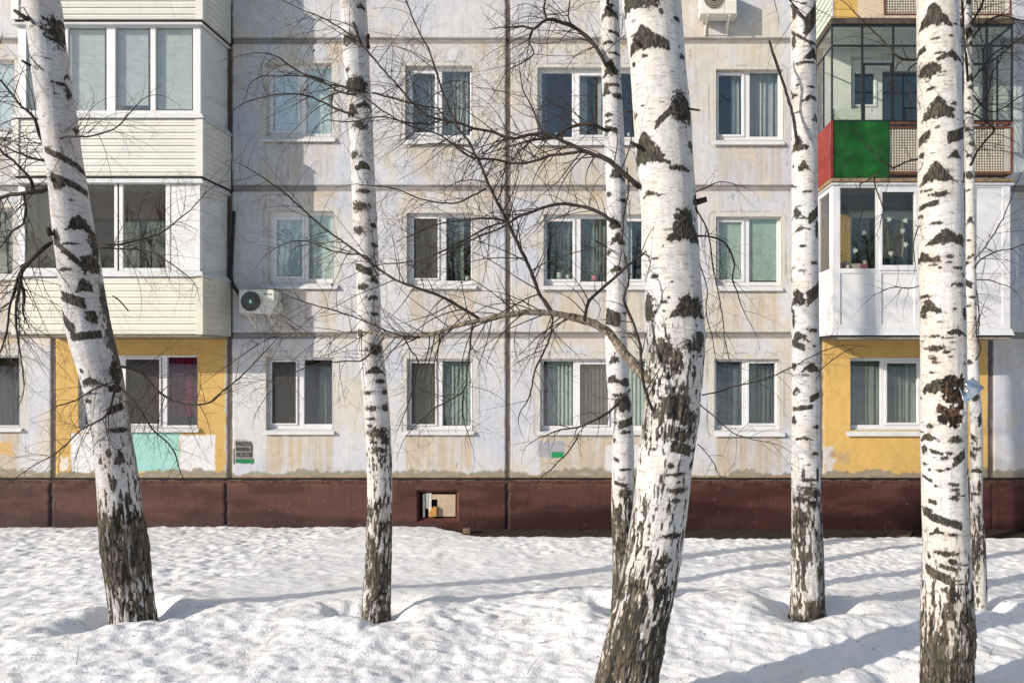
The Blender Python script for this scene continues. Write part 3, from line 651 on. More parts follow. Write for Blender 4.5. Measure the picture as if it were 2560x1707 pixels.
def wiremesh(m, a, b_, c0, c1, y, pitch=.0455, w=.013):
    x = bx(a)
    while x < bx(b_): m.box(x, x+w, y, y+.006, bz(c1), bz(c0)); x += pitch
    z = bz(c1)
    while z < bz(c0): m.box(bx(a), bx(b_), y-.004, y-.001, z, z+w); z += pitch
m = MB(); wiremesh(m, 2214, 2526, -100, 35, BD+.01); m.build('mesh_panel', M['mesh'], b4)
m = MB(); front(m, 2209, 2529, 35, 39.5, BD-.01, BD+.02); front(m, 2525, 2529, -100, 35, BD-.008, BD+.02); front(m, 2209, 2214, -100, 35, BD-.008, BD+.02); front(m, 2209, 2529, -104, -100, BD-.01, BD+.02); m.build('rail', M['rust'], b4)
m = MB(); m.box(RB.xl-.02, RB.xr+.03, BD-.035, FD-.002, bz(62), bz(48)); m.build('slab', mat('dark_concrete', (.085, .07, .055), .9, .15, .2, 10, .5, 60), b4)
m = MB(); m.box(bx(2140), bx(2520), BD+.10, BD+.11, bz(46), bz(-100)); m.build('back_sheet', mat('dull_sheet', (.16, .14, .12), .8, .2, .1, 5), b4)

b3 = empty('balcony', (bx(2305), BD, bz(446)), parent=B, label='black framed glazed balcony with green, red and mesh parapet')
m = MB(); g = MB(); t = .020
def bar_h(a, b_, py, th=t): m.box(bx(a), bx(b_), BD-.012, BD+.02, bz(py)-th/2, bz(py)+th/2)
def bar_v(px, c0, c1, th=t): m.box(bx(px)-th/2, bx(px)+th/2, BD-.014, BD+.022, bz(c1), bz(c0))
for px, th in ((2080, .026), (2155.6, .03), (2233, .03), (2311, .026), (2389, .026), (2467, .034), (2530, .026)): bar_v(px, 63, 303, th)
for py, th in ((65, .03), (115, .026), (303, .034)): bar_h(2079, 2531, py, th)
for a, b_ in ((2157, 2231), (2391, 2465)): bar_h(a, b_, 161, .032); bar_v(a+3.5, 161, 303, .02); bar_v(b_-3.5, 161, 303, .02)
for X in (RB.xl, RB.xr):
    for py in (65, 115, 303): m.box(X-.012, X+.012, BD+.02, FD-.01, bz(py)-.012, bz(py)+.012)
    m.box(X-.014, X+.014, BD+.45, BD+.475, bz(303), bz(115)); m.box(X-.012, X+.012, FD-.05, FD-.012, bz(303), bz(63))
m.build('glazing_frame', M['steel'], b3)
g.box(RB.xl, RB.xr, BD+.002, BD+.006, bz(303), bz(64)); g.box(RB.xl-.003, RB.xl+.003, BD+.022, FD-.02, bz(303), bz(64)); g.box(RB.xr-.003, RB.xr+.003, BD+.022, FD-.02, bz(303), bz(64))
g.build('pane', M['glass_bal'], b3)
fm_ = bpy.data.materials.new('leaf_film'); fm_.use_nodes = True; tt = fm_.node_tree; pb = tt.nodes['Principled BSDF']
vo = tt.nodes.new('ShaderNodeTexVoronoi'); vo.inputs['Scale'].default_value = 20; tc = tt.nodes.new('ShaderNodeTexCoord'); mp = tt.nodes.new('ShaderNodeMapping'); mp.inputs['Rotation'].default_value = (0, .6, 0); mp.inputs['Scale'].default_value = (2.0, 1, .8)
cr = tt.nodes.new('ShaderNodeValToRGB'); cr.color_ramp.elements[0].position = .20; cr.color_ramp.elements[0].color = (.16, .14, .09, 1); cr.color_ramp.elements[1].position = .27; cr.color_ramp.elements[1].color = (.52, .54, .47, 1)
tt.links.new(tc.outputs['Object'], mp.inputs[0]); tt.links.new(mp.outputs[0], vo.inputs['Vector']); tt.links.new(vo.outputs['Distance'], cr.inputs[0]); tt.links.new(cr.outputs[0], pb.inputs['Base Color'])
m = MB(); front(m, 2082.5, 2153, 272, 301, BD+.008, BD+.010); m.build('frosted_film', fm_, b3)
m = MB()
NX, NZ = 40, 24; PPg = np.zeros((NZ, NX, 3))
for j in range(NZ):
    for i in range(NX):
        PPg[j, i] = (bx(2081+142.6*i/(NX-1)), BD-.014+.006*math.sin(i*.33+.4)+.004*math.sin(j*.5), bz(446)+(bz(304.5)-bz(446))*j/(NZ-1))
gp = grid_mesh('front_panel', PPg, M['green'], parent=b3); gp['label'] = 'green metal sheet'
so_ = gp.modifiers.new('thickness', 'SOLIDIFY'); so_.thickness = .004
# red profiled sheet along the left side
n = 60; rows_ = 14; PPg = np.zeros((rows_, n, 3))
for j in range(rows_):
    z = bz(446)+(bz(304)-bz(446))*j/(rows_-1)
    for i in range(n):
        y = BD-.012+(FD-BD-.01)*i/(n-1); ph = (y*5.4) % 1
        o_ = .018*(1 if ph < .35 else (1-(ph-.35)/.12 if ph < .47 else (0 if ph < .88 else (ph-.88)/.12)))
        PPg[j, i] = (RB.xl-.012-o_-.006*((1-j/(rows_-1))*3 % 1), y, z)
rd = grid_mesh('side_panel', PPg, M['red'], smooth=False, parent=b3); rd['label'] = 'red profiled metal sheet'
m = MB(); m.box(RB.xl-.032, RB.xl+.01, BD-.028, BD-.015, bz(446), bz(303)); m.build('corner_trim', M['red'], b3)
m = MB(); wiremesh(m, 2225, 2527, 322, 428, BD+.01); m.build('mesh_panel', M['mesh'], b3)
m = MB(); front(m, 2224, 2531, 304.5, 311, BD-.012, BD+.02); front(m, 2224, 2531, 317, 321, BD-.008, BD+.02); front(m, 2224, 2531, 429, 436, BD-.012, BD+.02); front(m, 2526, 2532, 321, 429, BD-.01, BD+.025)
front(m, 2300, 2304, 321, 429, BD-.006, BD+.012); front(m, 2420, 2424, 321, 429, BD-.006, BD+.012)
for py in (307, 432): m.box(RB.xr-.015, RB.xr+.015, BD+.02, FD-.01, bz(py)-.02, bz(py)+.02)
m.build('rail', M['rust'], b3)
m = MB(); m.box(RB.xl+.02, RB.xr-.02, BD+.05, FD-.02, bz(62)-.012, bz(62)-.003); m.build('ceiling', mat('pale_ceiling', (.62, .64, .60), .8, .2, .05, 3), b3)
m = MB(); m.box(bx(2140), bx(2520), BD+.09, BD+.10, bz(440), bz(311)); m.build('back_sheet', mat('brown_sheet', (.15, .12, .095), .8, .2, .1, 5), b3)
m = MB(); m.box(RB.xl-.025, RB.xr+.02, BD-.03, FD-.002, bz(455), bz(446.5)); m.build('slab', mat('stained_concrete', (.30, .22, .135), .9, .15, .25, 14, .5, 60), b3)

b2 = empty('balcony', (bx(2305), BD, bz(838)), parent=B, label='white plastic glazed balcony on the second floor right')
m = MB(); g = MB(); pn = MB(); XL = bx(2084)
cols = [(2101, 2190), (2204, 2286), (2306, 2424)]; rowsR = (461, 469, 671, 683, 810, 822)
xs_ = [2081]+[v for c_ in cols for v in c_]+[2439, 2507, 2526]
for k in range(0, len(xs_), 2): front(m, xs_[k], xs_[k+1], 461, 822, BD, BD+.06)
for k, (a, b_) in enumerate(cols+[(2439, 2507)]):
    front(m, a, b_, 461, 469, BD+.002, BD+.058); front(m, a, b_, 671, 683, BD+.002, BD+.058); front(m, a, b_, 810, 822, BD+.002, BD+.058)
    if k < 3: g.box(bx(a), bx(b_), BD+.03, BD+.035, bz(671), bz(469))
    else: pn.box(bx(a), bx(b_), BD+.022, BD+.04, bz(671), bz(469))
    pn.box(bx(a), bx(b_), BD+.022, BD+.04, bz(810), bz(683))
s_ = MB()
for a, b_, c0, c1 in ((2198, 2205, 470, 676), (2285, 2294, 470, 676), (2205, 2285, 470, 481), (2205, 2285, 663, 676)): front(s_, a, b_, c0, c1, BD-.022, BD-.002)
s_.build('sash', M['pvc'], b2, bevel=.004)
# left and right cheeks
for X, s in ((RB.xl, 1), (bx(2526), -1)):
    x0, x1 = (X+.002, X+.055) if s == 1 else (X-.055, X-.002)
    for y0, y1 in ((BD+.06, BD+.16), (FD-.16, FD-.012)): m.box(x0, x1, y0, y1, bz(822), bz(461))
    for c0, c1 in ((461, 475), (669, 683), (808, 822)): m.box(x0+.002, x1-.002, BD+.16, FD-.16, bz(c1), bz(c0))
    g.box((x0+x1)/2-.002, (x0+x1)/2+.002, BD+.16, FD-.16, bz(669), bz(475)); pn.box(x0+.015, x1-.015, BD+.16, FD-.16, bz(808), bz(683))
m.build('glazing_frame', M['pvc'], b2, bevel=.005); g.build('pane', M['glass_dark'], b2); pn.build('lower_panel', M['panel_w'], b2)
m = MB(); RB.trim(m, bz(463), bz(456), .035, .0); m.build('flashing', M['tin'], b2)
m = MB(); RB.trim(m, bz(838), bz(821), .03, -.005); m.build('flashing', M['tin'], b2)
m = MB(); RB.trim(m, bz(841), bz(838), .0, .0); m.build('slab_gap', M['blackgap'], b2)
m = MB(); m.box(RB.xl+.10, RB.xr, BD+.03, FD-.002, bz(847), bz(838.5)); m.build('slab', M['conc'], b2)
m = MB(); m.box(bx(2086), bx(2522), BD+.06, BD+.22, bz(673)-.02, bz(672)); m.build('inner_ledge', M['pvcold'], b2)
dove = [(-6, 4), (-3, 1.5), (-2.6, -1), (-3.2, -5), (-.6, -2.2), (1.4, -5.6), (2.4, -2), (5, -1.4), (4.2, .2), (3.2, 2.6), (0, 3.4), (-3, 2.8)]
for (px, py, rot, fl, blu) in ((2159.5, 582, 0, 1, 0), (2138, 627, -.35, 1, 0), (2264, 552, .2, -1, 0), (2256, 578, -.5, 1, 0), (2264, 612, .9, -1, 0), (2222, 549, -.2, 1, 1), (2227, 634, .5, -1, 1)):
    m = MB(); D_ = BD+.037; pts = []
    for a, b_ in dove: a *= fl; pts.append((px+1.5*(a*math.cos(rot)-b_*math.sin(rot)), py+1.5*(a*math.sin(rot)+b_*math.cos(rot))))
    f_ = [W(a, b_, D_) for a, b_ in pts]; k_ = [(x, y+.002, z) for x, y, z in f_]
    if fl < 0: f_ = f_[::-1]; k_ = k_[::-1]
    m.poly(f_); m.poly(k_[::-1])
    o = m.build('bird_sticker', M['paper'], b2)
# the shirt and jeans on a hanger inside
n, r_ = 40, 30; D_ = BD+.28; PPg = np.zeros((r_, n, 3))
for j in range(r_):
    for i in range(n):
        u = i/(n-1); v = j/(r_-1); top = 556+26*math.exp(-((u-.42)/.17)**2); py = 644+(top-644)*v+3*math.sin(u*7)*(1-v); px = 2204+54*u-3*(1-v)*math.cos(u*3)
        PPg[j, i] = W(px, py, D_+.025*math.sin(u*16+6*(1-v)*(u-.5))+.012*math.sin((1-v)*14*abs(u-.4)+u*5))
tag(grid_mesh('hanging_shirt', PPg, M['cloth']), 'grey beige top hanging inside the white balcony with paper birds', 'shirt')
PPg = np.zeros((8, n, 3))
for j in range(8):
    for i in range(n): u = i/(n-1); PPg[j, i] = W(2206+50*u, 672-32*j/7-2*math.sin(u*5), D_+.06+.02*math.sin(u*13))
tag(grid_mesh('hanging_jeans', PPg, M['denim']), 'dark blue jeans hanging below the grey beige top', 'jeans')
m = MB(); m.tube([W(2196, 548, D_), W(2232, 541, D_), W(2262, 556, D_)], [.008]*3, 6); tag(m.build('clothes_hanger', M['tin']), 'pale hanger holding the grey beige top', 'hanger')
def small_box(a, b_, c0, c1, mt, label, cat, name, D0=BD+.09):
    m = MB(); m.box(wx(a, D0), wx(b_, D0), D0, D0+.10, wz(c1, D0), wz(c0, D0)); m.box(wx(a, D0)-.003, wx(b_, D0)+.003, D0-.003, D0+.103, wz(c0, D0), wz(c0, D0)+.012)
    return tag(m.build(name, mt, bevel=.003), label, cat)
small_box(2131, 2150, 661, 671, M['card'], 'pale patterned box on the white balcony ledge, left of the striped one', 'box', 'small_box'); small_box(2151, 2171, 661, 671, M['pink'], 'pink patterned box under the white flower pot', 'box', 'small_box')
small_box(2112, 2126, 654, 667, M['card'], 'cream carton at the left end of the white balcony ledge', 'carton', 'carton', BD+.13)
plant(2162.5, 660.5, BD+.13, .05, 'tiny plant in a white pot on the pink box', M['potw'], .5, 21, True, .034); plant(2120, 671, BD+.075, .05, 'tiny plant in a low white pot on the balcony ledge', M['potw'], .5, 22, False, .03)
plant(2104, 671, BD+.12, .16, 'leafy plant in a red pot in the corner of the white balcony', M['pink'], 1.2, 23, False, .05)

# ------------------------------------------------------------------ air conditioners, pipe, writing
def text(name, body, px0, px1, py0, py1, y, mt, parent=None, bold=0.0, shear=0.0, depth=.002):
    cu = bpy.data.curves.new(name, 'FONT'); cu.body = body; cu.extrude = depth; cu.offset = bold; cu.shear = shear
    to = bpy.data.objects.new(name, cu); COL.objects.link(to); dg = bpy.context.evaluated_depsgraph_get(); dg.update()
    me = bpy.data.meshes.new_from_object(to.evaluated_get(dg)); bpy.data.objects.remove(to)
    n = len(me.vertices); co = np.zeros(n*3, np.float32); me.vertices.foreach_get('co', co); co = co.reshape(-1, 3)
    mn, mx = co.min(0), co.max(0); x0, x1, z0, z1 = wx(px0, y), wx(px1, y), wz(py1, y), wz(py0, y)
    out = np.stack([x0+(co[:, 0]-mn[0])/(mx[0]-mn[0])*(x1-x0), y-co[:, 2], z0+(co[:, 1]-mn[1])/(mx[1]-mn[1])*(z1-z0)], -1)
    me.vertices.foreach_set('co', out.reshape(-1)); me.materials.clear(); me.materials.append(mt); me.update()
    o = bpy.data.objects.new(name, me); COL.objects.link(o)
    if parent: setpar(o, parent)
    return o
def aircon(px0, px1, py0, py1, fan, label, logo, D0=FD-.35):
    x0, x1, z0, z1 = wx(px0, D0), wx(px1, D0), wz(py1, D0), wz(py0, D0); root = empty('air_conditioner', ((x0+x1)/2, FD, z0), label, 'air conditioner', 'air conditioning units on the facade')
    m = MB(); m.box(x0, x1, D0, FD-.06, z0, z1); m.build('casing', M['acw'], root, bevel=.012)
    xs2 = x0+(x1-x0)*.655; m = MB(); m.box(xs2, xs2+.006, D0-.002, D0+.004, z0+.01, z1-.01); m.box(x0+.02, x1-.02, D0-.0015, D0+.004, z1-.03, z1-.026)
    for k in range(3): m.box(xs2+.05, x1-.05, D0-.002, D0+.003, z0+.10+.05*k, z0+.103+.05*k)
    m.build('panel_seam', M['conc'], root)
    fx, fz, fr_ = wx(fan[0], D0), wz(fan[1], D0), fan[2]/F*D0
    m = MB(); n = 40; m.poly([(fx+fr_*math.cos(2*math.pi*k/n), D0-.004, fz+fr_*math.sin(2*math.pi*k/n)) for k in range(n)]); m.build('fan_opening', M['acd'], root)
    m = MB()
    for q in (1.0, .84, .68, .52, .36):
        pts = [(fx+fr_*q*math.cos(2*math.pi*k/28), D0-.012-.008*(1-q), fz+fr_*q*math.sin(2*math.pi*k/28)) for k in range(29)]; m.tube(pts, [.0034]*29, 4, False)
    for k in range(14):
        a = 2*math.pi*k/14; pts = [(fx+fr_*q*math.cos(a+(1-q)*.9), D0-.010-.008*(1-q), fz+fr_*q*math.sin(a+(1-q)*.9)) for q in (1, .75, .5, .3)]; m.tube(pts, [.002]*4, 3, False)
    m.build('fan_grille', M['acg'] if logo else M['mesh'], root)
    m = MB(); m.poly([(fx+.055*math.cos(2*math.pi*k/16), D0-.022, fz+.055*math.sin(2*math.pi*k/16)) for k in range(16)]); m.build('fan_hub', M['logo'] if logo else M['acd'], root)
    if logo:
        m = MB(); A = [(-.026, -.03), (.026, -.03), (.012, .03), (-.012, .03)]; m.poly([(fx+a, D0-.0245, fz+b_) for a, b_ in A]); m.build('hub_mark', M['paper'], root)
        text('maker_lettering', logo, 658, 680, 732, 738.5, D0-.001, M['logo'], root, .012, .25)
    for xx in (x0+.12, x1-.14):
        m = MB(); m.box(xx, xx+.03, D0+.02, FD-.004, z0-.035, z0-.004); m.box(xx, xx+.03, FD-.03, FD-.004, z0-.24, z0-.035); m.bar((xx+.015, D0+.06, z0-.035), (xx+.015, FD-.02, z0-.22), .018); m.build('bracket', M['acw'], root)
    m = MB(); m.box(x1, x1+.028, D0+.16, FD-.08, z0+.03, z0+.20); m.box(x1, x1+.05, FD-.17, FD-.07, z0+.05, z0+.14); m.build('pipe_cover', M['acw'], root, bevel=.006)
    return root
aircon(597, 685, 723.5, 783.5, (627.4, 753.4, 24.5), 'cream outdoor air conditioner with a dark fan beside the left balcony', 'dkenep')
aircon(1751, 1842, -32, 35, (1785, -2, 25), 'cream outdoor air conditioner high on the wall at the top edge', None)
m = MB(); pts = [W(*p, FD-.035) for p in ((584.5, 528), (584, 545), (582, 590), (579, 640), (577, 680), (578, 700), (584, 716), (591, 726), (600, 737))]
m.tube(pts, [.028]*len(pts), 10); tag(m.build('insulated_pipe', M['rubber'], smooth=True), 'thick black insulated pipe running down to the left air conditioner', 'pipe')
yw = FD-.004
st1 = MB()
texts = []
for body, x0, x1, y0, y1 in (('РАБОТА,', 590, 631, 1104, 1115.5), ('80000р-', 590, 628, 1118, 1129), ('НЕДЕЛЯ', 590, 629, 1131, 1143)):
    texts.append(text('stencil_lettering', body, x0, x1, y0, y1, yw, M['ink'], B, .004))
m = MB()
def wallq(a, b_, c0, c1): m.box(wx(a), wx(b_), yw-.002, yw, wz(c1), wz(c0))
wallq(584, 586, 1121, 1160); wallq(629, 631, 1112, 1142); wallq(629.5, 631, 1158, 1161); m.build('paint_stripe', M['ink'], B)
# ------------------------------------------------------------------ snow and ground
TREES = {   # name: depth, rows (y, left, right) in photo pixels, foot row
 'T1': (6.9, [(-1500, -420, -380), (-600, -150, -75), (0, 54, 155), (100, 71, 165), (200, 81, 180), (300, 97, 195), (400, 112, 208), (460, 120, 220), (527, 125, 229), (627, 136, 249), (727, 150, 263), (827, 163, 282), (900, 184, 300), (954, 203, 313), (1054, 220, 325), (1154, 235, 343), (1254, 242, 356), (1330, 247, 369), (1380, 250, 378), (1480, 266, 385), (1545, 272, 396), (1640, 270, 415)]),
 'T2': (6.9, [(-1500, 770, 795), (-600, 810, 860), (0, 850, 916), (100, 855, 922), (200, 862, 925), (300, 872, 932), (400, 877, 935), (527, 881, 942), (627, 886, 946), (727, 892, 950), (827, 893, 953), (860, 893, 956), (954, 905, 968), (1054, 913, 977), (1154, 917, 980), (1254, 918, 981), (1380, 914, 980), (1480, 908, 978), (1545, 902, 977), (1640, 892, 982)]),
 'T3': (7.0, [(-1500, 1440, 1462), (-600, 1475, 1515), (0, 1500, 1548), (100, 1502, 1550), (200, 1504, 1552), (300, 1509, 1559), (400, 1513, 1563), (527, 1517, 1567), (727, 1517, 1568), (827, 1512, 1566), (954, 1516, 1573), (1054, 1531, 1583), (1154, 1531, 1586), (1254, 1528, 1584), (1380, 1532, 1590), (1480, 1530, 1592), (1560, 1524, 1596), (1640, 1520, 1600)]),
 'T4': (4.7, [(-1500, 1330, 1400), (-600, 1455, 1580), (0, 1553, 1702), (100, 1567, 1710), (200, 1577, 1717), (300, 1584, 1729), (400, 1589, 1733), (527, 1602, 1742), (627, 1609, 1747), (727, 1613, 1755), (800, 1611, 1761), (860, 1616, 1763), (954, 1614, 1755), (1054, 1606, 1746), (1154, 1594, 1732), (1254, 1584, 1722), (1380, 1564, 1705), (1480, 1541, 1688), (1580, 1517, 1664), (1660, 1499, 1656), (1707, 1488, 1646), (1900, 1455, 1640)]),
 'T5': (6.95, [(-1500, 1950, 1980), (-600, 1965, 2020), (0, 1975, 2040), (200, 1977, 2041), (400, 1978, 2044), (627, 1979, 2047), (827, 1978, 2048), (1054, 1979, 2050), (1254, 1978, 2053), (1380, 1978, 2060), (1480, 1977, 2062), (1530, 1972, 2065), (1560, 1964, 2069), (1640, 1950, 2080)]),
 'T6': (4.93, [(-1500, 2225, 2290), (-600, 2265, 2355), (0, 2289, 2398), (200, 2291, 2404), (400, 2293, 2408), (627, 2293, 2411), (827, 2299, 2417), (1054, 2300, 2418), (1254, 2302, 2421), (1380, 2305, 2426), (1430, 2302, 2431), (1480, 2301, 2435), (1580, 2300, 2439), (1660, 2300, 2436), (1707, 2299, 2434), (1900, 2285, 2450)]),
 'T7': (7.4, [(-1500, 2395, 2405), (-600, 2402, 2418), (0, 2410, 2429), (200, 2410, 2433), (400, 2413, 2436), (627, 2414, 2440), (827, 2415, 2442), (954, 2419, 2449), (1054, 2424, 2457), (1154, 2425, 2458), (1254, 2424, 2456), (1380, 2428, 2466), (1480, 2432, 2469), (1527, 2435, 2468), (1640, 2430, 2480)]),
}
def base_xy(k):
    D, rows = TREES[k]; y = 1540 if D > 6 else 1780
    a = np.array(rows); l = np.interp(y, a[:, 0], a[:, 1]); r = np.interp(y, a[:, 0], a[:, 2])
    return ((l+r)/2-VX)/F*D, D, (r-l)/2/F*D
LIFT = {}
def ground(x, d):
    x = np.asarray(x, float); d = np.asarray(d, float)
    g = 1.1*(1-np.clip(d, -2, 13.4)/13.4)+.16*np.clip(-2-d, 0, 32)
    edge = 12.42+.05*np.sin(x*1.7)+.10*(fbm(x*1.3, x*0, 201, 4)-.5)
    edge = np.where(x < -3.35, 14.0, edge+(1-sst(-3.5, -1.9, x))*1.2)
    h = g+.10*(fbm(x*.42, d*.42, 202, 3)-.5)+.05*(fbm(x*1.1+3, d*1.1, 203, 3)-.5)
    lump = 1-np.abs(2*fbm(x*3.6, d*4.2, 204, 3)-1); lump2 = fbm(x*7.5, d*8.5, 205, 3); lump3 = vn(x*15, d*17, 208)
    rgh = .55+.65*sst(.40, .62, fbm(x*.33+5, d*.5, 206, 3)+.12*sst(1.5, -4, x)+.10*sst(8, 5.3, d)*sst(2.5, -1, x))
    h = h+rgh*(.024*(lump-.75)+.037*(lump2-.5)+.010*(lump3-.5))
    h = h+.012*(fbm(x*1.8, d*9-x*.8, 207, 4)-.5)
    for k in TREES:
        bx_, bd_, br = base_xy(k); r = np.hypot(x-bx_, d-bd_)
        if k in LIFT: h = h+LIFT[k]*np.exp(-(r/1.1)**2)
        rw = r/(1+.25*np.sin(np.arctan2(d-bd_, x-bx_)*3+bx_))
        h = h-(.17 if br > .08 else .08)*np.exp(-(np.maximum(rw-br, 0)/.24)**2)+(.014 if br > .08 else .0)*np.exp(-((rw-br-.5)/.2)**2)
    h = h-.05*sst(-3.4, -1.9, x)*sst(10.3, 12.4, d)
    drop = sst(edge-.02, edge+.10, d)
    return h*(1-drop)+drop*np.minimum(h, -.16)
for k_, foot in (('T1', 1556), ('T2', 1556), ('T3', 1550), ('T5', 1553), ('T7', 1526)):   # the snow lip in front of each foot
    x_, d_, r_ = base_xy(k_); dl = d_-.34; LIFT[k_] = CZ-(foot-VY)/F*dl-float(ground(x_*dl/d_, dl))
xsn = np.concatenate([-np.geomspace(150, 12.4, 16), np.arange(-12.3, 10.3, .025), np.geomspace(10.4, 150, 18)])
dsn = np.concatenate([-np.geomspace(160, 2.2, 26), np.arange(-2, 4.6, .2), np.arange(4.6, 7.2, .020), np.arange(7.2, 13.45, .028)])
GX, GD = np.meshgrid(xsn, dsn); GH = ground(GX, GD)
sm = bpy.data.materials.new('snow'); sm.use_nodes = True; t = sm.node_tree; b = t.nodes['Principled BSDF']; L = t.links.new
b.inputs['Roughness'].default_value = .55; b.inputs['Specular IOR Level'].default_value = .25
b.inputs['Subsurface Weight'].default_value = .25; b.inputs['Subsurface Radius'].default_value = (.03, .035, .045); b.inputs['Subsurface Scale'].default_value = .5
tc = t.nodes.new('ShaderNodeTexCoord'); n1_ = t.nodes.new('ShaderNodeTexNoise'); n1_.inputs['Scale'].default_value = 1.6; n1_.inputs['Detail'].default_value = 8
cr = t.nodes.new('ShaderNodeValToRGB'); cr.color_ramp.elements[0].position = .34; cr.color_ramp.elements[0].color = (.86, .85, .83, 1); cr.color_ramp.elements[1].position = .52; cr.color_ramp.elements[1].color = (.95, .95, .955, 1)
L(tc.outputs['Object'], n1_.inputs['Vector']); L(n1_.outputs[0], cr.inputs[0]); L(cr.outputs[0], b.inputs['Base Color'])
n2_ = t.nodes.new('ShaderNodeTexNoise'); n2_.inputs['Scale'].default_value = 46; n2_.inputs['Detail'].default_value = 6
bp = t.nodes.new('ShaderNodeBump'); bp.inputs['Strength'].default_value = .7; bp.inputs['Distance'].default_value = .012
L(tc.outputs['Object'], n2_.inputs['Vector']); L(n2_.outputs[0], bp.inputs['Height']); L(bp.outputs[0], b.inputs['Normal'])
snow = grid_mesh('snow', np.stack([GX, GD, GH], -1), sm); snow['kind'] = 'structure'
# ground under and beyond everything, and the bare soil at the foot of the wall
m = MB(); m.quad((-900, -900, -.35), (900, -900, -.35), (900, 900, -.35), (-900, 900, -.35)); m.build('ground', mat('far_snow', (.78, .79, .81), .8, .2, .05, .3))['kind'] = 'structure'
ss = np.arange(-4.2, 11.5, .04); sd = np.arange(12.1, 13.46, .04); SX, SD = np.meshgrid(ss, sd)
SH = -.055+.03*(fbm(SX*3, SD*3, 211, 4)-.5)+.02*(fbm(SX*14, SD*14, 212, 3)-.5)
grid_mesh('soil', np.stack([SX, SD, SH], -1), M['soil'])['kind'] = 'structure'
m = MB(); a = [(wx(2194, 13.2), 12.75), (wx(2232, 13.2), 13.15), (wx(2274, 13.2), 13.08), (wx(2240, 13.2), 12.62)]
m.poly([(x, y, .0) for x, y in a]); m.poly([(x, y, -.03) for x, y in a[::-1]])
for i in range(4): k = (i+1) % 4; m.quad((*a[i], -.03), (*a[k], -.03), (*a[k], .0), (*a[i], .0))
tag(m.build('board', mat('brown_tile', (.15, .10, .075), .6, .3, .15, 12)), 'flat brown board lying on the bare soil below the right yellow panel', 'board')
m = MB(); x, y, z = W(1169, 1322, 13.1); m.box(x-.07, x+.06, 13.02, 13.13, -.05, .045); tag(m.build('brick', mat('dirty_brick', (.22, .15, .10), .9, .2, .2, 16, .5, 50), bevel=.01), 'small weathered brick on the soil below the basement vent', 'brick')

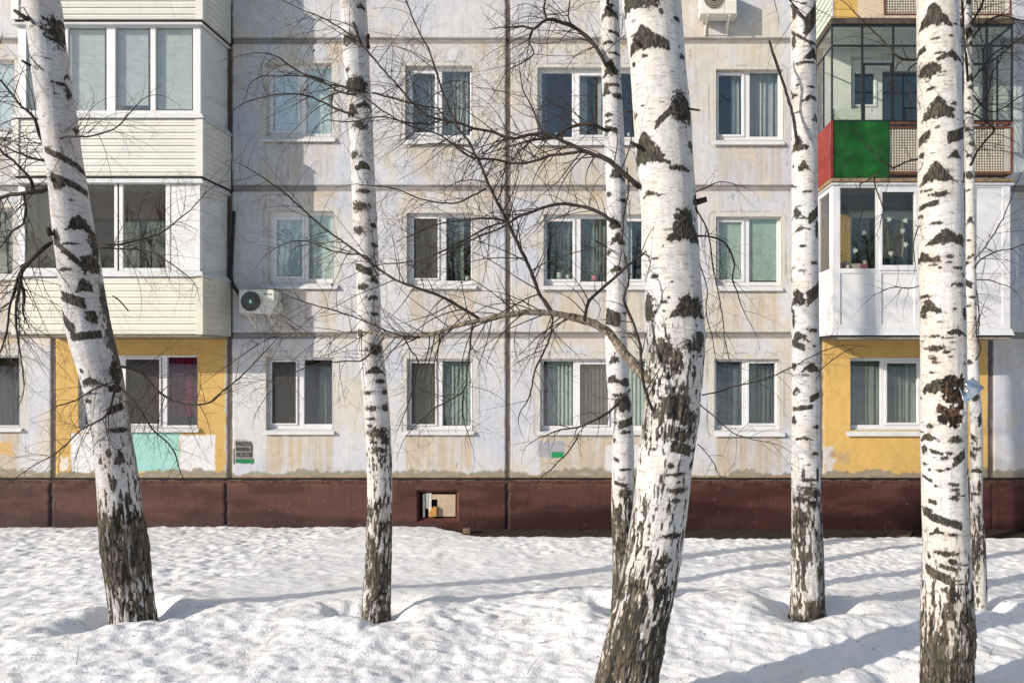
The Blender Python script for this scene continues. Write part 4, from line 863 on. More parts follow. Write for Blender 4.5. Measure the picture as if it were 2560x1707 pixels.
# ------------------------------------------------------------------ birches
def lerp_rows(rows, y):
    a = np.array(rows, float); ys = a[:, 0]
    def sm_(v):                            # smooth Catmull-like interpolation through a dense linear resample
        yy = np.arange(ys[0], ys[-1]+1, 8.0); q = np.interp(yy, ys, v); k = np.ones(9)/9
        q2 = np.convolve(np.pad(q, 4, 'edge'), k, 'valid'); return np.interp(y, yy, q2)
    return sm_(a[:, 1]), sm_(a[:, 2])
def depth(key, y):      # the leaning trunk also comes towards the camera as it rises
    D = TREES[key][0]
    return np.interp(y, [-1500, 0, 1500], [5.7, 6.25, 6.9]) if key == 'T1' else np.full(np.shape(y), float(D))
def trunk(key, parent, marks, rough, nlent, seed, stripes=(), nu=150, pale=(.70, .665, .62)):
    D, rows = TREES[key]; r0 = np.random.default_rng(seed)
    y_end = rows[-1][0]; fine = 1.7 if D < 6 else 1.5
    ys = np.concatenate([np.arange(-1500, -30, 14), np.arange(-30, min(y_end, 1730 if D < 6 else 1600), fine)]);
    if D < 6: ys = np.concatenate([ys, np.arange(1730, y_end+1, 8)])
    l, r = lerp_rows(rows, ys); cxp = (l+r)/2; rp = (r-l)/2; sc = D/F
    th = np.linspace(-math.pi, math.pi, nu, endpoint=False)
    TH, YY = np.meshgrid(th, ys); RP = rp[:, None]; U = TH*RP                       # arc length from the front, in px
    halo = np.zeros(TH.shape); dark = np.zeros(TH.shape); rot = np.zeros(TH.shape)
    # rough, fissured bark near the foot
    ry, rf = np.array([q[0] for q in rough]), np.array([q[1] for q in rough]); frac = np.interp(YY, ry, rf)
    qs = 1.0 if RP.max() < 55 else .72
    nz = .40*vn(U/6.5*qs+50, YY/32*qs, seed+1)+.36*vn(U/3.4*qs, YY/14*qs, seed+2)+.24*vn(U/2.0*qs, YY/6*qs, seed+3)
    big = fbm(U/38+9, YY/70, seed+4, 3)
    val = nz*.76+big*.24
    thr = np.quantile(val[::7, ::3], [0, .1, .2, .3, .4, .5, .6, .7, .8, .9, 1]); cdf = np.interp(val, thr, np.linspace(0, 1, 11))
    dark = np.maximum(dark, sst(-.10, .10, frac-cdf))
    nj = (vn(U/4, YY/4, seed+5)-.5)*2; nk = (vn(U/11, YY/8, seed+6)-.5)*2
    def add(th0, y, w_, h_, typ, wgt=1.0, target=None):
        tgt = dark if target is None else target
        i0, i1 = np.searchsorted(ys, [y-h_*1.3-14, y+h_*1.3+14])
        if i1 <= i0: return
        sl_ = slice(i0, i1); rr_ = RP[sl_]
        du = (np.angle(np.exp(1j*(TH[sl_]-th0))))*rr_; dv = YY[sl_]-y; e = nj[sl_]; e2 = nk[sl_]
        k = 1+max(0, (w_-18)/60)
        if typ == 'B':   d = 1-np.hypot(du/(w_/2), dv/(h_/2+.3))+.35*e+.25*e2
        elif typ == 'T':
            tt = (dv+h_/2)/h_; half = (w_/2)*np.clip(tt, 0, 1)**.85+1.5
            d = np.minimum(np.minimum((half-np.abs(du))/6, tt*h_/5), ((1-tt)*h_-.10*h_*(1-(du/(w_/2+1))**2))/5)+.55*e+.9*e2
        elif typ == 'K': d = (1-np.hypot(du/(w_/2), dv/(h_/2)))*2.2+.5*e+.5*e2
        elif typ == 'C':
            ln = dv+h_/2-np.abs(du)*h_/(w_/2); d = (h_*.18+2-np.abs(ln))/2+.4*e; d = np.where(np.abs(du) > w_/2, -1, d)
        elif typ[0] == 'S':          # slanted streak, slope in px per px
            s_ = float(typ[1:]); d = np.minimum((h_/2-np.abs(dv-s_*du))/2.5, (w_/2-np.abs(du))/4)+.55*e+.5*e2
        tgt[sl_] = np.maximum(tgt[sl_], sst(-.15, .35, d)*wgt)
        if target is None and w_ > 14: halo[sl_] = np.maximum(halo[sl_], sst(-1.6, .2, d))
    for mk in marks:
        x, y, w_, h_, typ = mk[:5]; w_, h_ = w_*1.12, h_*(1.15 if typ != 'R' else 1.1); l0, r0_ = lerp_rows(rows, np.array([float(y)])); rr_ = (r0_[0]-l0[0])/2
        s_ = np.clip((x-(l0[0]+r0_[0])/2)/rr_, -.985, .985); t0 = math.asin(s_); wq = w_/max(.30, math.cos(t0)*.55+.45)
        if typ == 'R': add(t0, y, wq, h_, 'K', 1, rot)
        else: add(t0, y, wq, h_, typ)
    for k in range(nlent):
        y = r0.uniform(-900, y_end); t0 = r0.uniform(-math.pi, math.pi); q = r0.random(); s_ = RP.max()/60
        if q < .80: add(t0, y, r0.uniform(3, 11)*s_+2, r0.uniform(1.0, 2.2), 'B', r0.uniform(.35, .95))
        elif q < .95: add(t0, y, r0.uniform(10, 26)*s_, r0.uniform(2.5, 7), 'B', r0.uniform(.6, 1))
        else: add(t0, y, r0.uniform(5, 12)*s_+3, r0.uniform(4, 9), 'K', .9)
    for k in range(46):                     # scars on the sides and the back the photo does not show
        y = r0.uniform(-1500, 1300); t0 = r0.uniform(1.75, 2*math.pi-1.75); s_ = RP.max()/60
        if y < -40: t0 = r0.uniform(-3.1, 3.1)
        add(t0, y, r0.uniform(25, 85)*s_, r0.uniform(14, 45)*s_, 'T')
    for (t0, t1, y0, y1, wgt) in stripes:
        edge_ = (fbm(U/9, YY/16, seed+8, 3)-.5)*1.3
        ms = sst(-.12, .12, TH-t0+edge_*.6)*sst(-.12, .12, t1-TH+edge_*.6)*sst(0, 30, YY-y0)*sst(0, 30, y1-YY)
        dark = np.maximum(dark, ms*wgt)
    # colours
    a = fbm(U/30, YY/60, seed+10, 4); bb = fbm(U/16, YY/3.0, seed+11, 3); cc = fbm(U/80, YY/140, seed+12, 3)
    base = np.array(pale)*.87*(1+.30*(a-.5))[..., None]
    base = base+(np.array([.62, .625, .65])-base)*(.55*sst(.5, .7, cc))[..., None]+(np.array([.52, .43, .36])-base)*(.50*sst(.58, .75, a))[..., None]
    base = base*(1-.30*sst(.58, .78, bb))[..., None]*(1-.13*halo)[..., None]
    base = base+(np.array([.30, .255, .20])-base)*(sst(.25, .9, frac)*sst(.36, .60, fbm(U/5, YY/12, seed+17, 3))*.8)[..., None]
    fis = fbm(U/3.6, YY/9, seed+13, 4); dcol = np.array([.012, .010, .008])+(np.array([.080, .064, .044])-np.array([.012, .010, .008]))*sst(.42, .70, fis)[..., None]
    wu = U+5*(fbm(U/15, YY/25, seed+19, 2)-.5); crack = np.maximum(sst(.66, .90, 1-np.abs(2*vn(wu/8*qs, YY/34*qs, seed+18)-1)), .9*sst(.70, .94, 1-np.abs(2*vn(wu/4.3*qs+.3, YY/15*qs, seed+20)-1)))
    plate = np.array([.098, .078, .054])*(.55+.9*fbm(U/7, YY/16, seed+21, 4))[..., None]
    rz = sst(.05, .30, frac); dcol = dcol+(plate*(1-.93*crack)[..., None]-dcol)*(rz*.9)[..., None]
    dcol = dcol+(np.array([.045, .048, .026])-dcol)*(.30*sst(.55, .7, cc))[..., None]
    colr = base+(dcol-base)*(np.clip(dark, 0, 1)*.97)[..., None]
    rcol = np.array([.014, .009, .006])+np.array([.10, .055, .03])*sst(.5, .75, fbm(U/9, YY/12, seed+14, 4))[..., None]
    colr = colr+(rcol-colr)*rot[..., None]
    # relief in px: bark plates stand proud and split, rot goes in
    rel = dark*(1.2*RP/60)*(2.4*(fis-.45)+.25)+(fbm(TH*2.2, YY/150, seed+15, 3)-.5)*RP*.06+frac*(fbm(U/9, YY/34, seed+16, 3)-.5)*RP*.11-rot*RP*.10
    rel += .35*(bb-.5)-crack*rz*dark*RP*.030
    RR = (RP+rel)*sc
    CXw = ((cxp-VX)*sc)[:, None]; ZZ = CZ+(VY-YY)*sc
    bx0 = (np.interp(800., ys, cxp)-VX)/F; phi = math.atan2(-bx0, 1.0)      # the side that faces the camera
    RR = RR*math.cos(phi)
    Dr = depth(key, ys)[:, None]; RR = RR*Dr/D; CXw = CXw*Dr/D; ZZ = CZ+(VY-YY)/F*Dr; D = Dr
    P = np.stack([CXw+RR*np.sin(TH+phi), D-RR*np.cos(TH+phi), ZZ], -1)
    o = grid_mesh('trunk', P[::-1].copy(), M['bark'], np.clip(colr[::-1], 0, 1).copy(), True, True, None, parent)
    return o
# ------------------------------------------------------------------ branches and twigs
def grow(m, p, d, L, r, lvl, rr, droop=.5, dense=1.0, wig=.13):
    n = max(4, int(L/.05)); st_ = L/n; pts = [Vector(p)]; d = Vector(d).normalized(); rad = [r]
    q_ = 2.4/max(4, n)**.5; b1 = Vector((rr.uniform(-1, 1), rr.uniform(-.5, .5), rr.uniform(-1, 1)))*.15*q_; b2 = Vector((rr.uniform(-1, 1), rr.uniform(-.5, .5), rr.uniform(-1, .2)))*.24*q_
    for i in range(n):
        t = (i+1)/n; kink = wig if i % 2 else wig*.35
        if rr.random() < .10: b2 = Vector((rr.uniform(-1, 1), rr.uniform(-.5, .5), rr.uniform(-1, .6)))*.22*q_; b1 = b1*.4
        d = d+b1*(1-t)+b2*(.25+.75*t)+Vector((rr.gauss(0, kink), rr.gauss(0, kink*.5), rr.gauss(0, kink)))*.55+Vector((0, 0, -droop*st_*(.3+1.3*t*t))); d.normalize()
        pts.append(pts[-1]+d*st_); rad.append(r*(1-.75*t))
    m.tube(pts, rad, 4 if r > .003 else 3, False)
    if lvl <= 0: return pts
    k = max(1, int(L/(.10 if lvl == 1 else .115)*dense*rr.uniform(.6, 1.3)))
    for q in range(k):
        i = rr.randint(max(1, n//7), n-1); ax = (pts[i]-pts[i-1]).normalized(); s = rr.choice((-1, 1))
        u = ax.cross(Vector((rr.uniform(-.6, .6), 1, rr.uniform(-.6, .6)))).normalized()*s; ang = rr.uniform(.35, 1.45)
        dd = ax*math.cos(ang)+u*math.sin(ang); grow(m, pts[i], dd, L*rr.choice((.25, .4, .6, .95))*rr.uniform(.8, 1.15)*(1-.4*i/n), max(.0009, rad[i]*.62), lvl-1, rr, droop*1.25, dense, wig*1.05)
    return pts
def branch(tree, D, pts, dense=1.0, tl=(.35, 1.0), droop=.45, seed=1, mt=None, dz=0.0, lvl=2, t0=.06, gap=.13, kids=True, jag=1.0):
    """pts: (px, py, radius in px); a limb traced joint by joint at the tree's own distance, then given side shoots"""
    if tree == t1: D = D-.65*(1-pts[0][1]/1500)
    rr = random.Random(seed); m = MB(); P3 = []; n = len(pts)
    for i in range(n-1):
        (a, b_, c_), (d, e, f_) = pts[i], pts[i+1]; L = math.hypot(d-a, e-b_); k = max(2, int(L/12))
        pa = pts[max(0, i-1)]; pd = pts[min(n-1, i+2)]
        for q in range(k):
            t = q/k; t2, t3 = t*t, t*t*t
            cr_ = lambda p0, p1, p2, p3: .5*(2*p1+(p2-p0)*t+(2*p0-5*p1+4*p2-p3)*t2+(3*p1-p0-3*p2+p3)*t3)
            g_ = (i+t)/(n-1); Dd = D+dz*g_+.05*math.sin(g_*9+seed)
            P3.append((W(cr_(pa[0], a, d, pd[0])+rr.uniform(-jag, jag), cr_(pa[1], b_, e, pd[1])+rr.uniform(-jag, jag), Dd), (c_+(f_-c_)*t)*Dd/F))
    P3.append((W(pts[-1][0], pts[-1][1], D+dz), pts[-1][2]*D/F))
    V = [Vector(p) for p, r in P3]; Rr = [r*rr.uniform(.88, 1.14) for p, r in P3]
    m.tube(V, Rr, 8 if max(Rr) > .008 else 6)
    o = m.build('branch', mt or M['branch'], tree, smooth=True)
    if kids:
        tw = MB(); acc = 0; tot = sum((V[i+1]-V[i]).length for i in range(len(V)-1)); run = 0; nxt = tot*t0
        for i in range(1, len(V)):
            run += (V[i]-V[i-1]).length
            while run > nxt:
                nxt += gap*.43/dense*rr.uniform(.5, 1.5); ax = (V[i]-V[i-1]).normalized(); s = rr.choice((-1, 1))
                u = ax.cross(Vector((rr.uniform(-.7, .7), 1, rr.uniform(-.7, .7)))).normalized()*s; an = rr.uniform(.4, 1.35)
                dd = ax*math.cos(an)+u*math.sin(an); L = rr.uniform(*tl)*(1-.35*run/tot)
                grow(tw, V[i], dd, L, min(.0046, max(.0020, Rr[i]*.46)), lvl, rr, droop, 1.0)
        L_ = rr.uniform(*tl); grow(tw, V[-1], (V[-1]-V[-2]), L_, max(.0018, Rr[-1]), lvl, rr, droop, .8)
        tw.build('twigs', M['twig'], o)
    return o
def stub(tree, D, x, y, dx, dy, L, r, mt=None):
    if tree == t1: D = D-.65*(1-y/1500)
    m = MB(); a = Vector(W(x, y, D)); b_ = Vector(W(x+dx*L, y+dy*L, D-.02)); m.tube([a, (a+b_)/2, b_], [r*D/F, r*.9*D/F, r*.75*D/F], 8); return m.build('broken_stub', mt or M['branch'], tree, smooth=True)
def upper_crown(tree, key, seed, n=16, lvl=1):
    """limbs above the picture, so that the tree has a head and throws its shade"""
    D0, rows = TREES[key]; rr = random.Random(seed); m = MB()
    for k in range(n):
        y = rr.uniform(-1480, -120); D = float(depth(key, y)); l, r = lerp_rows(rows, np.array([y])); x = (l[0]+r[0])/2; a = rr.uniform(0, 6.28)
        p = Vector(W(x, y, D)); d = Vector((math.cos(a), math.sin(a), rr.uniform(.3, .9))); grow(m, p, d, rr.uniform(1.0, 2.2), .014, lvl+1, rr, .35, .55, .10)
    m.build('crown', M['twig'], tree)
def tree(key, label):
    x, d, r = base_xy(key); return empty('birch_tree', (x, d, float(ground(x, d))), label, 'birch tree', 'birch trees in front of the block')

# ---- T1, leaning trunk on the left
t1 = tree('T1', 'birch with a thick trunk leaning left before the white balconies, its foot dark')
trunk('T1', t1, [(146, 88, 60, 70, 'B'), (138, 70, 55, 8, 'S.25'), (135, 92, 60, 9, 'S.15'), (140, 112, 55, 8, 'S.3'), (150, 60, 50, 14, 'B'), (74, 58, 62, 7, 'S1.3'), (87, 168, 50, 7, 'S.9'), (170, 196, 28, 14, 'T'), (152, 219, 42, 9, 'B'), (171, 238, 20, 28, 'B'), (189, 324, 26, 13, 'T'), (164, 407, 105, 15, 'S.42'),
 (180, 468, 90, 16, 'S.36'), (146, 468, 30, 30, 'K'), (182, 508, 20, 4, 'B'), (200, 563, 78, 40, 'T'), (238, 612, 34, 66, 'K'), (164, 635, 70, 18, 'S.85'), (140, 600, 24, 40, 'K'), (228, 665, 60, 46, 'K'), (161, 679, 32, 8, 'B'), (213, 717, 50, 34, 'T'), (178, 752, 60, 24, 'S.28'), (168, 810, 36, 30, 'S.7'), (212, 841, 78, 17, 'S-.12'), (178, 616, 44, 6, 'B'), (230, 795, 34, 26, 'K'),
 (226, 954, 80, 20, 'T'), (205, 927, 10, 10, 'K'), (290, 930, 34, 60, 'K'), (288, 970, 36, 18, 'K'), (290, 1020, 40, 16, 'S-.3'), (296, 1073, 60, 12, 'B'), (218, 1000, 22, 9, 'B'), (270, 1128, 14, 20, 'K'), (300, 1140, 30, 30, 'T'), (282, 1198, 22, 20, 'K')],
 [(600, 0), (900, .03), (1080, .10), (1190, .28), (1270, .55), (1300, .92), (1430, .97), (1460, .70), (1500, .60), (1560, .68)], 230, 11, stripes=[(.75, 1.7, 690, 960, .95), (1.0, 1.8, 900, 1240, .6)], nu=240, pale=(.62, .60, .59))
W1 = dict(dense=1.0, droop=.75, tl=(.35, .9))
branch(t1, 6.82, [(140, 463, 6), (114, 474, 5.6), (90, 481, 5.2), (54, 484, 5), (27, 487, 4.8), (0, 495, 4.6), (-70, 514, 4), (-170, 520, 2.5)], seed=1, **W1)
branch(t1, 6.80, [(134, 605, 4.5), (116, 615, 5), (100, 629, 5), (76, 653, 5), (57, 672, 4.8), (46, 699, 4.2), (36, 730, 3.5), (24, 770, 2.8), (16, 830, 2.2), (0, 880, 1.5)], seed=2, dense=1.1, droop=1.3, tl=(.4, 1.1))
branch(t1, 6.78, [(57, 672, 3.5), (48, 720, 3.4), (40, 770, 2.8), (42, 830, 2.2), (52, 890, 1.8), (60, 960, 1.4)], seed=3, dense=.8, droop=1.4, tl=(.3, .9))
branch(t1, 6.76, [(50, 690, 4), (60, 740, 3.5), (58, 765, 3)], seed=4, dense=.7, **{**W1, 'dense': .7} if False else dict(tl=(.2, .6), droop=1.3))
branch(t1, 6.80, [(131, 452, 4.5), (129, 420, 4.5), (120, 381, 4), (98, 335, 3.6), (82, 289, 3.3), (54, 267, 3), (27, 231, 2.6), (-5, 196, 2.2)], seed=5, **W1)
branch(t1, 6.80, [(131, 408, 3), (110, 402, 3), (80, 395, 2.6), (40, 380, 2.3), (0, 362, 2), (-50, 350, 1.6)], seed=6, **W1)
branch(t1, 6.78, [(120, 381, 2.4), (136, 357, 2.4), (163, 343, 2.2), (231, 340, 2), (291, 319, 1.6), (327, 280, 1.3), (349, 256, 1)], seed=7, dense=1.0, tl=(.3, .7), droop=.9)
branch(t1, 6.82, [(82, 478, 4), (80, 455, 4), (60, 430, 3.5), (32, 400, 3), (10, 385, 2.6), (-20, 350, 2)], seed=8, **W1)
branch(t1, 6.80, [(60, 484, 3), (64, 520, 3), (58, 560, 2.6), (30, 580, 2.2), (8, 610, 2)], seed=9, dense=1.2, droop=1.2, tl=(.3, .7))
branch(t1, 6.78, [(242, 607, 2.8), (283, 613, 2.6), (332, 604, 2.4), (408, 580, 2), (441, 552, 1.7), (477, 525, 1.4), (512, 484, 1)], seed=10, dense=1.2, tl=(.35, .8), droop=1.1)
branch(t1, 6.78, [(246, 620, 2.2), (300, 622, 2), (370, 628, 1.8), (430, 660, 1.4), (480, 700, 1)], seed=11, dense=.8, tl=(.3, .7), droop=1.0)
branch(t1, 6.72, [(292, 917, 4), (325, 920, 3.6), (354, 933, 3.3), (378, 958, 3), (395, 976, 2.9), (435, 1003, 2.6), (498, 1012, 2.4), (535, 1000, 2.2), (558, 976, 2), (599, 944, 1.7), (640, 903, 1.4), (690, 850, 1)], seed=12, dense=.9, tl=(.3, .75), droop=.5)
branch(t1, 6.70, [(290, 965, 3), (272, 1028, 2.8), (245, 1053, 2.5), (204, 1072, 2.2), (150, 1125, 1.7), (90, 1160, 1.2)], seed=13, dense=1.1, tl=(.3, .8), droop=.5)
branch(t1, 6.70, [(292, 960, 2.2), (340, 1010, 2), (380, 1070, 2), (430, 1120, 1.8), (448, 1170, 1.4)], seed=14, dense=1.0, tl=(.25, .6), droop=.8)
branch(t1, 6.72, [(286, 955, 2.2), (240, 970, 2), (190, 1000, 1.7), (140, 1015, 1.3)], seed=15, dense=1.2, tl=(.25, .6), droop=.5)
branch(t1, 6.74, [(282, 740, 2), (300, 752, 1.8), (322, 778, 1.4)], seed=16, kids=False)
stub(t1, 6.75, 70, 50, -.8, -.55, 42, 6); stub(t1, 6.75, 76, 165, -.8, -.5, 26, 4); stub(t1, 6.75, 128, 590, -.4, -.9, 24, 7)
upper_crown(t1, 'T1', 101)

# ---- T2
t2 = tree('T2', 'slim straight birch between the white balconies and the dark vertical wall joint')
trunk('T2', t2, [(905, 27, 24, 12, 'B'), (873, 111, 42, 26, 'B'), (870, 185, 14, 10, 'B'), (893, 225, 66, 38, 'K'), (913, 268, 36, 18, 'T'), (880, 284, 30, 26, 'T'), (900, 322, 40, 20, 'B'), (887, 396, 26, 18, 'B'), (906, 422, 56, 26, 'T'), (907, 483, 40, 12, 'B'), (899, 521, 44, 24, 'B'), (897, 579, 32, 18, 'B'), (934, 566, 18, 12, 'B'), (935, 615, 18, 10, 'B'), (906, 676, 44, 18, 'S.35'), (938, 700, 28, 20, 'T'), (905, 720, 30, 16, 'B'), (931, 746, 32, 11, 'B'), (938, 786, 20, 8, 'B'), (900, 835, 16, 22, 'K'),
 (938, 874, 44, 26, 'B'), (938, 925, 54, 20, 'T'), (953, 952, 28, 11, 'B'), (920, 980, 24, 11, 'B'), (962, 980, 16, 12, 'K'), (929, 1018, 34, 13, 'B'), (964, 1018, 18, 18, 'K'), (931, 1044, 22, 10, 'B'), (922, 1062, 16, 8, 'B'), (946, 1080, 62, 26, 'B'), (935, 1103, 28, 6, 'B'), (948, 1120, 42, 16, 'T'), (965, 1100, 20, 22, 'K')],
 [(700, 0), (950, .04), (1090, .12), (1150, .30), (1230, .22), (1260, .55), (1310, .74), (1400, .80), (1560, .74)], 260, 12, nu=150, pale=(.68, .645, .61))
branch(t2, 6.8, [(920, 118, 5), (918, 100, 5), (921, 88, 4)], seed=20, kids=False)
branch(t2, 6.8, [(905, 118, 3.5), (890, 75, 3), (868, 20, 2.6), (845, -30, 2.2)], seed=21, dense=.6)
branch(t2, 6.8, [(895, 228, 3), (860, 218, 2.8), (800, 205, 2.4), (740, 175, 2.2), (690, 140, 1.8), (655, 133, 1.4)], seed=22, dense=.6, tl=(.3, .8), droop=.25)
branch(t2, 6.8, [(885, 287, 4), (850, 277, 3.2), (805, 255, 2.6), (760, 238, 2.2), (700, 236, 1.8), (640, 248, 1.3)], seed=23, dense=.6, tl=(.3, .8), droop=.2)
branch(t2, 6.8, [(890, 235, 2.6), (850, 230, 2.2), (790, 195, 2), (730, 190, 1.7), (660, 190, 1.2)], seed=24, dense=.6, tl=(.3, .7), droop=.2)
branch(t2, 6.75, [(930, 232, 2.6), (980, 245, 2.4), (1040, 262, 2.1), (1100, 272, 1.6)], seed=25, dense=1.0, tl=(.3, .8), droop=.3)
branch(t2, 6.75, [(945, 690, 2), (915, 640, 2), (880, 636, 2), (830, 627, 1.8), (780, 606, 1.5), (730, 603, 1.3), (690, 620, 1)], seed=26, dense=.8, tl=(.25, .6), droop=.5)
upper_crown(t2, 'T2', 102)

# ---- T3
t3 = tree('T3', 'slender birch standing close behind the left side of the thickest trunk')
trunk('T3', t3, [(1525, 38, 46, 32, 'T'), (1537, 92, 30, 7, 'S.2'), (1520, 116, 34, 8, 'B'), (1540, 143, 30, 6, 'S.1'), (1527, 181, 48, 38, 'T'), (1534, 220, 44, 8, 'B'), (1515, 236, 26, 20, 'T'), (1545, 249, 28, 15, 'K'), (1518, 295, 24, 9, 'B'), (1520, 310, 20, 6, 'B'), (1527, 331, 34, 12, 'S.3'), (1540, 440, 46, 32, 'T'), (1522, 490, 16, 10, 'B'), (1557, 506, 22, 9, 'B'), (1532, 560, 34, 32, 'T'), (1545, 604, 48, 24, 'T'), (1521, 634, 14, 12, 'K'), (1540, 674, 42, 16, 'T'), (1568, 650, 12, 16, 'K'), (1530, 790, 40, 24, 'S.35'), (1528, 808, 40, 14, 'S.2'), (1562, 785, 16, 8, 'B'), (1537, 895, 22, 22, 'T'), (1532, 947, 48, 20, 'T'), (1563, 955, 24, 20, 'K'), (1560, 1005, 38, 46, 'K'), (1545, 988, 26, 10, 'B'), (1567, 1055, 40, 18, 'S-.3'), (1540, 1055, 14, 6, 'B'), (1565, 1078, 30, 9, 'B'), (1536, 1100, 8, 12, 'K'), (1540, 1145, 14, 8, 'S.4'), (1562, 1170, 32, 6, 'B'), (1550, 1206, 34, 9, 'S.2'), (1565, 1228, 46, 18, 'B')],
 [(800, 0), (1080, .03), (1210, .12), (1250, .5), (1300, .82), (1400, .90), (1560, .85)], 220, 13, nu=140, pale=(.67, .64, .615))
branch(t3, 6.9, [(1517, 166, 5), (1498, 131, 5), (1476, 103, 5), (1443, 73, 4.8), (1397, 54, 4.4), (1367, 49, 4), (1334, 73, 3.2), (1310, 66, 2.4), (1285, 68, 2)], seed=30, dense=1.1, tl=(.3, .9), droop=.35)
branch(t3, 6.9, [(1367, 49, 3), (1360, 20, 2.6), (1368, -10, 2.2)], seed=31, dense=.8)
branch(t3, 6.9, [(1334, 73, 2.6), (1322, 100, 2.4), (1334, 135, 2.2), (1310, 155, 1.8), (1280, 170, 1.5)], seed=32, dense=1.0)
branch(t3, 6.9, [(1430, 70, 2.4), (1420, 40, 2), (1425, 0, 1.6)], seed=33, dense=.7)
branch(t3, 6.9, [(1517, 327, 5), (1490, 315, 4.6), (1471, 311, 4.4), (1432, 316, 4), (1394, 338, 3.8), (1375, 347, 3.4), (1334, 350, 3), (1280, 364, 2.2)], seed=34, dense=1.5, tl=(.25, .8), droop=.15)
branch(t3, 6.9, [(1375, 347, 2.6), (1350, 320, 2.4), (1335, 280, 2), (1310, 230, 1.7), (1300, 180, 1.3)], seed=35, dense=1.0, droop=.1)
branch(t3, 6.85, [(1533, 560, 5), (1511, 538, 5), (1471, 520, 4.6), (1416, 510, 4.2), (1375, 514, 3.8), (1334, 528, 3.5), (1290, 545, 3), (1250, 572, 2.5), (1200, 590, 2.2), (1150, 615, 1.6)], seed=36, dense=1.2, tl=(.3, .9), droop=.4)
branch(t3, 6.9, [(1516, 20, 4), (1519, 5, 4), (1516, -30, 3.5)], seed=37, kids=False)
branch(t3, 6.85, [(1575, 974, 3.2), (1525, 1027, 3.4), (1487, 1050, 2.8), (1443, 1068, 2.4), (1402, 1074, 2), (1360, 1090, 1.4)], seed=38, dense=.9, tl=(.2, .5), droop=.4)
branch(t3, 6.85, [(1449, 1085, 2), (1420, 1130, 1.8), (1380, 1170, 1.5), (1355, 1190, 1)], seed=39, dense=.6, tl=(.15, .4))
branch(t3, 6.85, [(1516, 617, 2.6), (1500, 609, 2.2), (1488, 602, 1.8)], seed=40, kids=False)
branch(t3, 6.88, [(1568, 420, 2), (1570, 480, 2), (1560, 540, 2), (1556, 600, 1.7)], seed=41, dense=1.2, tl=(.2, .5), droop=.9)
upper_crown(t3, 'T3', 103)

# ---- T4, the thickest trunk
t4 = tree('T4', 'thickest and nearest birch, bending to the right, with big dark branch scars')
trunk('T4', t4, [(1585, 18, 100, 70, 'T'), (1625, 40, 50, 34, 'B'), (1692, 73, 22, 18, 'T'), (1653, 62, 10, 14, 'K'), (1609, 122, 104, 58, 'T'), (1640, 128, 60, 22, 'S.45'), (1704, 160, 22, 12, 'B'), (1586, 176, 10, 14, 'K'), (1612, 165, 16, 8, 'B'), (1698, 138, 6, 5, 'K'), (1712, 196, 8, 7, 'K'), (1706, 293, 60, 72, 'K'), (1664, 313, 46, 18, 'S-.9'), (1591, 300, 18, 9, 'B'), (1610, 283, 9, 5, 'B'), (1612, 388, 102, 76, 'T'), (1726, 378, 16, 24, 'K'), (1702, 438, 56, 14, 'B'), (1626, 495, 36, 13, 'T'), (1715, 578, 90, 74, 'T'), (1712, 562, 52, 56, 'K'), (1741, 512, 26, 44, 'K'), (1637, 653, 18, 6, 'B'), (1637, 697, 18, 12, 'K'), (1680, 712, 10, 5, 'B'), (1722, 772, 96, 52, 'T'), (1728, 770, 62, 46, 'K'), (1672, 750, 12, 6, 'B'), (1660, 760, 18, 7, 'B'), (1660, 782, 12, 6, 'B'), (1620, 775, 38, 70, 'K'), (1735, 866, 64, 30, 'B'), (1748, 850, 34, 34, 'K'), (1690, 905, 34, 60, 'K'), (1660, 880, 44, 60, 'K'),
 (1690, 1010, 74, 56, 'K'), (1720, 1040, 60, 34, 'K'), (1700, 1082, 64, 34, 'B'), (1705, 1114, 50, 24, 'S.3'), (1740, 1122, 24, 18, 'K'), (1735, 1150, 24, 16, 'S-.5'), (1678, 1155, 18, 14, 'K'), (1692, 1176, 44, 9, 'B'), (1697, 1195, 14, 8, 'B'), (1695, 1216, 56, 16, 'B'), (1690, 1240, 40, 9, 'B'), (1680, 1325, 60, 12, 'B'), (1662, 1385, 40, 12, 'B'), (1655, 1398, 40, 9, 'B')],
 [(700, 0), (800, .03), (850, .28), (1000, .36), (1090, .32), (1160, .14), (1260, .18), (1330, .26), (1400, .46), (1470, .70), (1560, .86), (1700, .93)], 330, 14, stripes=[(-1.6, -.80, 830, 1120, .45), (-1.6, -.95, 1200, 1500, .5)], nu=320, pale=(.70, .67, .635))
branch(t4, 4.66, [(1632, 955, 13), (1600, 930, 13), (1568, 890, 12.5), (1545, 862, 12), (1524, 833, 11.5), (1490, 812, 10.5), (1458, 800, 10), (1420, 790, 9.5), (1382, 782, 9), (1330, 781, 8), (1290, 783, 7.5), (1230, 795, 7), (1154, 811, 6), (1088, 833, 5), (1050, 841, 4), (1012, 845, 3.6), (936, 833, 3), (880, 830, 2.6), (827, 838, 2.4), (751, 838, 2), (690, 842, 1.5)], seed=50, mt=M['branchw'], dense=1.25, tl=(.25, .75), droop=.35, t0=.25, gap=.11)
branch(t4, 4.62, [(1382, 781, 5.5), (1360, 752, 5), (1348, 735, 4.8), (1335, 700, 4.6), (1322, 664, 4.4), (1295, 610, 4.2), (1268, 556, 4.2), (1243, 505, 3.8), (1219, 457, 3.6), (1205, 420, 3.3), (1186, 381, 3.2), (1165, 345, 3), (1143, 316, 2.8), (1120, 265, 2.5), (1088, 175, 2.4), (1075, 130, 2.2), (1050, 85, 2), (1030, 40, 1.9), (1008, -14, 1.7)], seed=51, dense=1.05, tl=(.25, .75), droop=.3)
